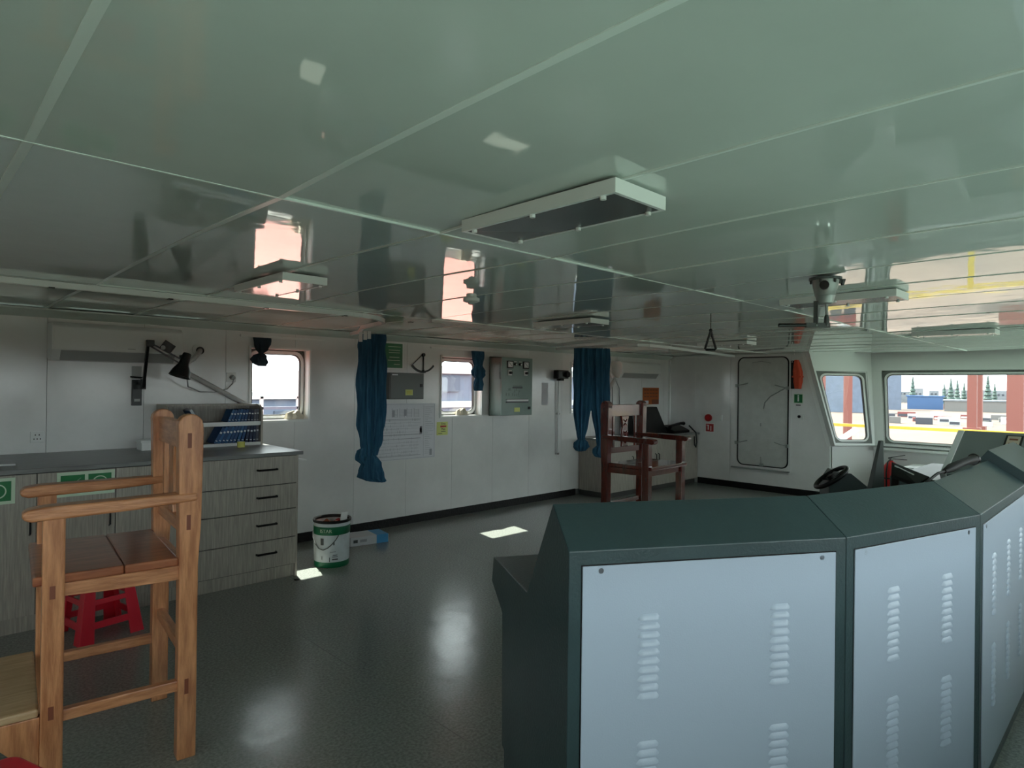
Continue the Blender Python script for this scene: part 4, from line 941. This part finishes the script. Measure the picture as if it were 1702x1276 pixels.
lamp('ceiling light over the right half of the console', 4.03, 1.33, 'diffuser')
lamp('ceiling light near the side window', 7.05, 1.34, 'diffuserpale')
lamp('ceiling light in front of the weathertight door', 7.16, 3.66, 'diffuserpale')
t = thing('smoke_detector', 'round white smoke detector on the ceiling', 'detector', (2.47, 2.90, H))
MB().lathe([(.03,0),(.032,-.02),(.05,-.028),(.05,-.045),(.035,-.052),(.02,-.054)], (2.47,2.90,H-.002), 24).build('body', 'plastwhite', t, smooth=True)
MB().lathe([(.02,-.054),(.018,-.062),(.005,-.066)], (2.47,2.90,H-.002), 16).build('sensor', 'acgrey', t, smooth=True)
# ceiling-mounted searchlight control
g = Vector((3.289, 1.161, H))
t = thing('searchlight_control', 'grey conical searchlight control with hand levers on the ceiling', 'searchlight control', tuple(g))
MB().lathe([(.075,0),(.075,-.012)], g, 28).build('flange', 'handlegrey', t)
MB().lathe([(.062,-.012),(.056,-.05),(.046,-.085),(.047,-.088),(.044,-.092),(.036,-.125),(.028,-.13)], g, 28).build('cone', 'galv', t, smooth=True)
for a in (0, 60, 120, 180, 240, 300): MB().lathe([(.006,-.010),(.006,-.026),(.003,-.03)], g+Vector((.066*math.cos(R(a)),.066*math.sin(R(a)),0)), 8).build('bolt', 'handlegrey', t)
MB().tube([g+Vector((-.048,-.012,-.045)), g+Vector((-.076,-.022,-.045))], .022, 14).build('gland', 'black', t)
r_ = Vector((.717,-.697,0))
MB().tube([g+r_*.085+Vector((0,0,-.005)), g+r_*.085+Vector((0,0,-.035))], [.016,.007], 10).build('clamp', 'black', t)
MB().bar(g-r_*.045+Vector((0,0,-.115)), g-r_*.045+Vector((0,0,-.235)), .020, .012).build('lever', 'handlegrey', t)
MB().tube([g+r_*.008+Vector((0,0,-.13)), g+r_*.008+Vector((0,0,-.24))], .007, 8).build('lever_rod', 'galv', t)
MB().lathe([(.006,-.18),(.012,-.195),(.014,-.225),(.008,-.24)], g+r_*.008, 12).build('lever_joint', 'handlegrey', t, smooth=True)
MB().bar(g-r_*.095+Vector((0,0,-.235)), g+r_*.022+Vector((0,0,-.235)), .016, .024).build('crossbar', 'handlegrey', t)
MB().tube([g-r_*.23+Vector((0,0,-.237)), g-r_*.095+Vector((0,0,-.235))], .009, 10).build('handgrip', 'black', t)
for d_ in (-.045, .008): MB().tube([g+r_*d_+Vector((-.006,-.006,-.235)), g+r_*d_+Vector((-.0085,-.0085,-.235))], .006, 8).build('pin', 'chrome', t)
# triangular pull handle
pz = Vector((4.30, 2.32, H))
t = thing('pull_handle', 'black triangular pull handle hanging on a cord from the ceiling', 'handle', tuple(pz))
MB().tube([pz, pz+Vector((0,0,-.115))], .003, 6).build('cord', 'blackmat', t)
MB().sphere(pz+Vector((0,0,-.125)), .013, 10).build('eye', 'black', t, smooth=True)
a_, b_, c_ = pz+Vector((0,0,-.13)), pz+r_*.040+Vector((0,0,-.262)), pz-r_*.040+Vector((0,0,-.262))
MB().tube([a_, b_, (b_*.9+c_*.1)+Vector((0,0,-.006)), (b_*.1+c_*.9)+Vector((0,0,-.006)), c_, a_], .009, 8).build('grip', 'black', t, smooth=True)

# ------------------------------------------------------------------ floor things
bx, by = 2.80, 5.17
t = thing('paint_bucket', 'white and green paint bucket full of rubbish beside the chart table', 'bucket', (bx, by, 0))
def ringbuild(name, prof, m): return MB().lathe(prof, (bx,by,0), 36, False).build(name, m, t, smooth=True)
MB().lathe([(.0001,.006),(.148,.0),(.152,.008),(.153,.05)], (bx,by,0), 36, False).build('foot_band', 'bucketgreen', t, smooth=True)
ringbuild('wall', [(.153,.05),(.158,.395),(.150,.395),(.146,.05),(.0001,.03)], 'bucketwhite')
ringbuild('green_band', [(.1568,.285),(.1585,.287),(.1595,.355),(.1578,.357)], 'bucketgreen')
ringbuild('rim', [(.158,.385),(.166,.39),(.168,.405),(.162,.412),(.150,.405),(.149,.385)], 'black')
hb = [(bx+.163*math.cos(R(a)), by+.163*math.sin(R(a)), z) for a, z in ((-215,.30),(-200,.25),(-180,.21),(-160,.17),(-145,.16),(-130,.18),(-118,.21),(-106,.25),(-98,.285))]
MB().tube(hb, .004, 6).build('bail_handle', 'handlegrey', t, smooth=True)
def bendtext(v): 
    a = R(-138)+v.x/.1595; r2_ = .1600+v.z; return Vector((bx+r2_*math.cos(a), by+r2_*math.sin(a), .322+v.y))
text('lettering', 'ISTAR', .042, (0,0,0), Matrix.Identity(3), 'signpale', t, .0004, bendtext)
for a0, z0, w_, h_ in ((-150,.20,.03,.06),(-112,.20,.012,.03),(-125,.055,.006,.04),(-108,.07,.05,.012),(-108,.095,.05,.006),(-108,.11,.04,.006),(-115,.14,.05,.004),(-150,.075,.006,.03)):
    a1 = w_/.157/2
    vs = []
    for k in range(5):
        a = R(a0)-a1+2*a1*k/4
        for zz, rr_ in ((z0, .1562+.0001), (z0+h_, .1562+.0018*(z0+h_)/.4+.0003)): vs.append((bx+rr_*math.cos(a), by+rr_*math.sin(a), zz))
    MB().add(vs, [(2*k,2*k+2,2*k+3,2*k+1) for k in range(4)]).build('print_mark', 'handlegrey', t)
def trash(name, label, cat, m, pts, r): tag(MB().tube(pts, r, 8).build(name, m, smooth=True), label, cat)
o = MB().slab([(bx+.03,by-.08,.36),(bx+.09,by-.09,.36),(bx+.13,by-.05,.455),(bx+.07,by-.04,.455)], .008).build('carton_scrap', 'white'); tag(o, 'white card scrap sticking up out of the paint bucket', 'scrap')
trash('crumpled_can', 'red crumpled can lying in the paint bucket', 'can', 'signred', [(bx-.02,by-.07,.365),(bx+.05,by-.03,.385)], [.025,.025])
trash('crumpled_wrapper', 'copper coloured wrapper on top of the rubbish in the bucket', 'wrapper', 'copper', [(bx-.11,by-.02,.365),(bx-.07,by-.04,.385),(bx-.03,by-.01,.37)], [.02,.035,.02])
trash('crumpled_paper', 'pale crumpled paper ball in the paint bucket', 'paper', 'rag', [(bx-.05,by-.09,.355),(bx-.01,by-.1,.375),(bx+.02,by-.06,.36)], [.02,.03,.02])
tag(MB().lathe([(.0001,.30),(.14,.31),(.144,.345),(.06,.352),(.0001,.35)], (bx,by,0), 24, False).build('rubbish_heap', 'plug', smooth=True), 'dark rubbish filling the paint bucket', 'rubbish', kind='stuff')
t = thing('carton', 'flat white and blue carton lying on the floor beside the paint bucket', 'carton', (3.42, 5.56, 0), R(-9), local=True)
B((-.20,-.02,0),(.075,.22,.085)).build('white_half', 'cartonwhite', t); B((.075,-.02,0),(.20,.22,.085)).build('blue_half', 'cartonblue', t)
B((-.17,-.0212,.03),(-.125,-.0198,.06)).build('print_mark', 'handlegrey', t); B((-.10,-.0212,.032),(-.03,-.0198,.058)).build('print_mark', 'inkpale', t); B((.2,-.018,.003),(.204,.218,.082)).build('end_flap', 'cartonwhite', t)
tag(MB().lathe([(.022,0),(.022,.006),(.012,.008)], (2.36,4.93,0), 14).build('deck_plug', 'black'), 'small black plug on the floor by the chart table corner', 'plug')

# ------------------------------------------------------------------ outside
def outside(o, label, cat, group=None): return tag(o, label, cat, group)
struct(MB().prism([(-14, YA+.3), (10.5, YA+.3), (50, 46.5), (-14, 46.5)], lambda x_,y:(x_,y,-3.2), lambda x_,y:(x_,y,-3.0)).build('aft_deck', 'deckred'), 'red painted aft deck seen through the small windows', 'deck')
struct(B((-16, -60, -6.2), (20, -2.0, -6.0)).build('fore_deck', 'deckgreen'), 'green painted fore deck below the front windows', 'deck')
struct(B((-900, -900, -13.3), (1400, 1400, -13)).build('yard_ground', 'yard'), 'dusty tan shipyard ground beyond the windows', 'ground')
# bridge wing bulwark with yellow rail
t = thing('wing_rail', 'yellow handrail on the bridge wing outside the side windows', 'railing', (13, 2, 0))
YR = .925
B((11.2, 5.05, YR-.04), (13.6, 5.10, YR+.015)).build('rail', 'yellowrail', t); B((13.54, -3.2, YR-.04), (13.6, 5.10, YR+.015)).build('rail', 'yellowrail', t)
B((12.85, 5.05, -.1), (13.02, 5.15, YR-.05)).build('post', 'yellowrail', t)
for y in (2.3, -1.0): B((13.52, y, -.1), (13.58, y+.08, YR-.05)).build('post', 'yellowrail', t)
struct(B((10.6, -4, -.2), (13.8, 5.3, -.1)).build('wing_deck', 'wingpale'), 'pale green painted deck of the bridge wing', 'deck')
t = thing('wing_cabinet', 'pale green-white sloped housing on the bridge wing outside the wide window', 'housing', (12.3, .9, -.1))
MB().prism([(1.50,-.1),(1.50,.50),(1.05,.95),(.2,.95),(.2,-.1)], lambda y,z:(12.2,y,z), lambda y,z:(12.9,y,z)).build('shell', 'hullwhite', t, bevel=.01)
B((12.19, .5, .2), (12.2, 1.2, .6)).build('door', 'acwhite', t)
# ship parts aft: seen through the small windows
t = thing('funnel_casing', 'blue-grey ship casing seen through the second aft window', 'casing', (43, 47, -3))
B((35, 47.0, -13.0), (62, 60, 3.3)).build('casing', 'hullblue', t)
for k in range(4): B((36+4.2*k, 46.8, 1.0), (38.6+4.2*k, 47.0, 2.4)).build('vent_grille', 'hulldark', t)
B((34.6, 46.6, 2.7), (62.4, 60.4, 3.4)).build('top_band', 'hullwhite', t); B((34.9, 46.8, -.5), (62, 47.0, .1)).build('stripe', 'hullwhite', t)
t = thing('stern_rail', 'grey rail with a white post across the deck behind the first aft window', 'railing', (18, 46, -3))
B((2, 45.9, -.35), (34, 46.1, -.15)).build('rail', 'hulldark', t); B((2, 45.9, .45), (34, 46.1, .6)).build('rail', 'hullwhite', t)
for x_ in (4, 9, 14, 19, 21.8, 27): B((x_, 45.9, -3.0), (x_+.22, 46.1, 2.6 if 21 < x_ < 22 else .6)).build('post', 'hullwhite', t)
t = thing('stern_deckhouse', 'low blue-grey deckhouse beyond the first aft window', 'deckhouse', (18, 62, -3))
B((0, 62, -13), (34, 70, .0)).build('house', 'hullblue', t); B((-.3, 61.6, .0), (34.3, 70, .7)).build('roof_edge', 'hullwhite', t)
for k in range(6): B((2+5*k, 61.8, -2.4), (4.4+5*k, 62.0, -1.2)).build('porthole', 'hulldark', t)
# shipyard to the side, placed by bearing (deg from +X) and distance
def pol(deg, d): return Vector((math.cos(R(deg))*d, math.sin(R(deg))*d, -13))
def boxat(name, label, cat, deg, d, wd, dp, h, m, group=None):
    p = pol(deg, d); t = thing(name, label, cat, tuple(p), R(deg), group, local=True)
    B((0, -wd/2, 0), (dp, wd/2, h)).build('hull', m, t); return t
def crane(label, deg, d, sep, h, wd):
    p = pol(deg, d); t = thing('gantry_crane', label, 'crane', tuple(p), R(deg), 'red gantry cranes of the shipyard', local=True)
    for sy in (-1, 1):
        for x_ in (0, 14):
            B((x_, sy*sep/2-wd/2, 0), (x_+wd, sy*sep/2+wd/2, h)).build('leg', 'craner', t)
            B((x_-1, sy*sep/2-wd*.9, 0), (x_+wd+1, sy*sep/2+wd*.9, 2.5)).build('bogie', 'craner', t)
    B((-2, -sep/2-3, h), (17, sep/2+3, h+4)).build('girder', 'craner', t); B((3, -2, h-2), (9, 3, h)).build('trolley', 'clutterdark', t)
crane('red gantry crane with thick legs at the right edge of the side window', 1.5, 150, 30, 42, 2.5)
crane('red gantry crane further off in the side window', 3.1, 260, 60, 46, 2.6)
crane('red gantry crane seen through the corner window', 18.7, 150, 5.2, 46, 1.5)
boxat('moored_ship', 'blue-grey ship side behind the cranes in the corner window', 'ship', 18.2, 470, 30, 20, 42, 'hullblue')
boxat('moored_ship', 'small blue-grey tower block at the left of the wide window', 'ship', 14.7, 560, 12, 12, 30, 'hullblue')
t = boxat('warehouse', 'low blue shed beyond the yard in the wide window', 'shed', 12.55, 600, 24, 20, 10, 'roofblue'); B((-.5, -13, 10), (20.5, 13, 11)).build('roof', 'roofblue', t)
t = boxat('warehouse', 'long grey shed right of the blue one', 'shed', 9.4, 560, 38, 20, 7.5, 'shed'); B((-.5, -20, 7.5), (20.5, 20, 8.6)).build('roof', 'town', t)
rnd = random.Random(11)
for k in range(9):
    dg = 7+1.0*k; t = boxat('town_block', 'pale town block on the horizon, %s from the right' % ord_[k], 'building', dg, 880+45*(k % 2), rnd.uniform(9,20), 15, 13.5+rnd.uniform(0,5), 'town', 'distant town blocks')
    B((-.4, -3, 10), (0, -1, 12)).build('window', 'clutterdark', t); B((-.4, 1, 10), (0, 3, 12)).build('window', 'clutterdark', t)
for k, (dg, d, h) in enumerate(((13.35, 640, 27), (11.35, 630, 21), (10.95, 660, 26), (10.55, 690, 25), (10.15, 650, 22), (8.75, 640, 28), (8.35, 670, 22))):
    p = pol(dg, d); t = thing('conifer', 'tall dark conifer in the yard distance, %s from the left' % ord_[k], 'tree', tuple(p), 0, 'conifers beyond the yard', local=True)
    MB().lathe([(.5,0),(.4,h*.3)], (0,0,0), 8).build('trunk', 'plug', t)
    pr = []
    for q_ in range(7): 
        z = h*.2+h*.8*q_/7; rr_ = h*.14*(1-q_/7.4); pr += [(rr_, z), (rr_*.55, z+h*.09)]
    MB().lathe(pr+[(.02,h)], (0,0,0), 10).build('crown', 'tree', t)
blocks = []
for k in range(20):
    m_ = rnd.choice(['white','clutterdark','clutterdark','truckred','hullwhite','shed'])
    blocks.append((6.9+1.9*(k % 5)+.38*(k//5), 330+28*(k//5), m_, rnd.uniform(4,8.5), rnd.uniform(1.8,3.6), rnd.uniform(-12,12)))
blocks.sort(key=lambda q_: -q_[0]); seen_ = {}
for dg, d, m_, wd, hh, tw in blocks:
    n_ = seen_[m_] = seen_.get(m_, 0)+1
    p = pol(dg, d); t = thing('yard_container', '%s block in the distant shipyard, %s from the left of its colour' % ({'white':'white','clutterdark':'dark','truckred':'red','hullwhite':'pale','shed':'grey'}[m_], ord_[n_-1]), 'container', tuple(p), R(dg+tw), 'blocks and containers in the yard', local=True)
    B((0,-wd/2,0),(3,wd/2,hh)).build('hull', m_, t); B((-.05,-wd/2+.3,.4),(0,wd/2-.3,hh*.6)).build('side_panel', rnd.choice(['clutterdark','shed','white']), t)
t = thing('mobile_crane', 'red mobile crane with a white jib in the corner window', 'mobile crane', tuple(pol(18.9, 120)), R(19), local=True)
B((0,-4,1),(3,4,3)).build('chassis', 'truckred', t); B((0,-3.5,3),(2.5,-1,5)).build('cab', 'truckred', t); MB().bar((1,2,3.5),(1,-4.0,8.2),.9,.9).build('jib', 'hullwhite', t)
for y in (-3,-1,1,3): MB().tube([(-.2,y,.9),(.6,y,.9)], .9, 14).build('wheel', 'clutterdark', t)
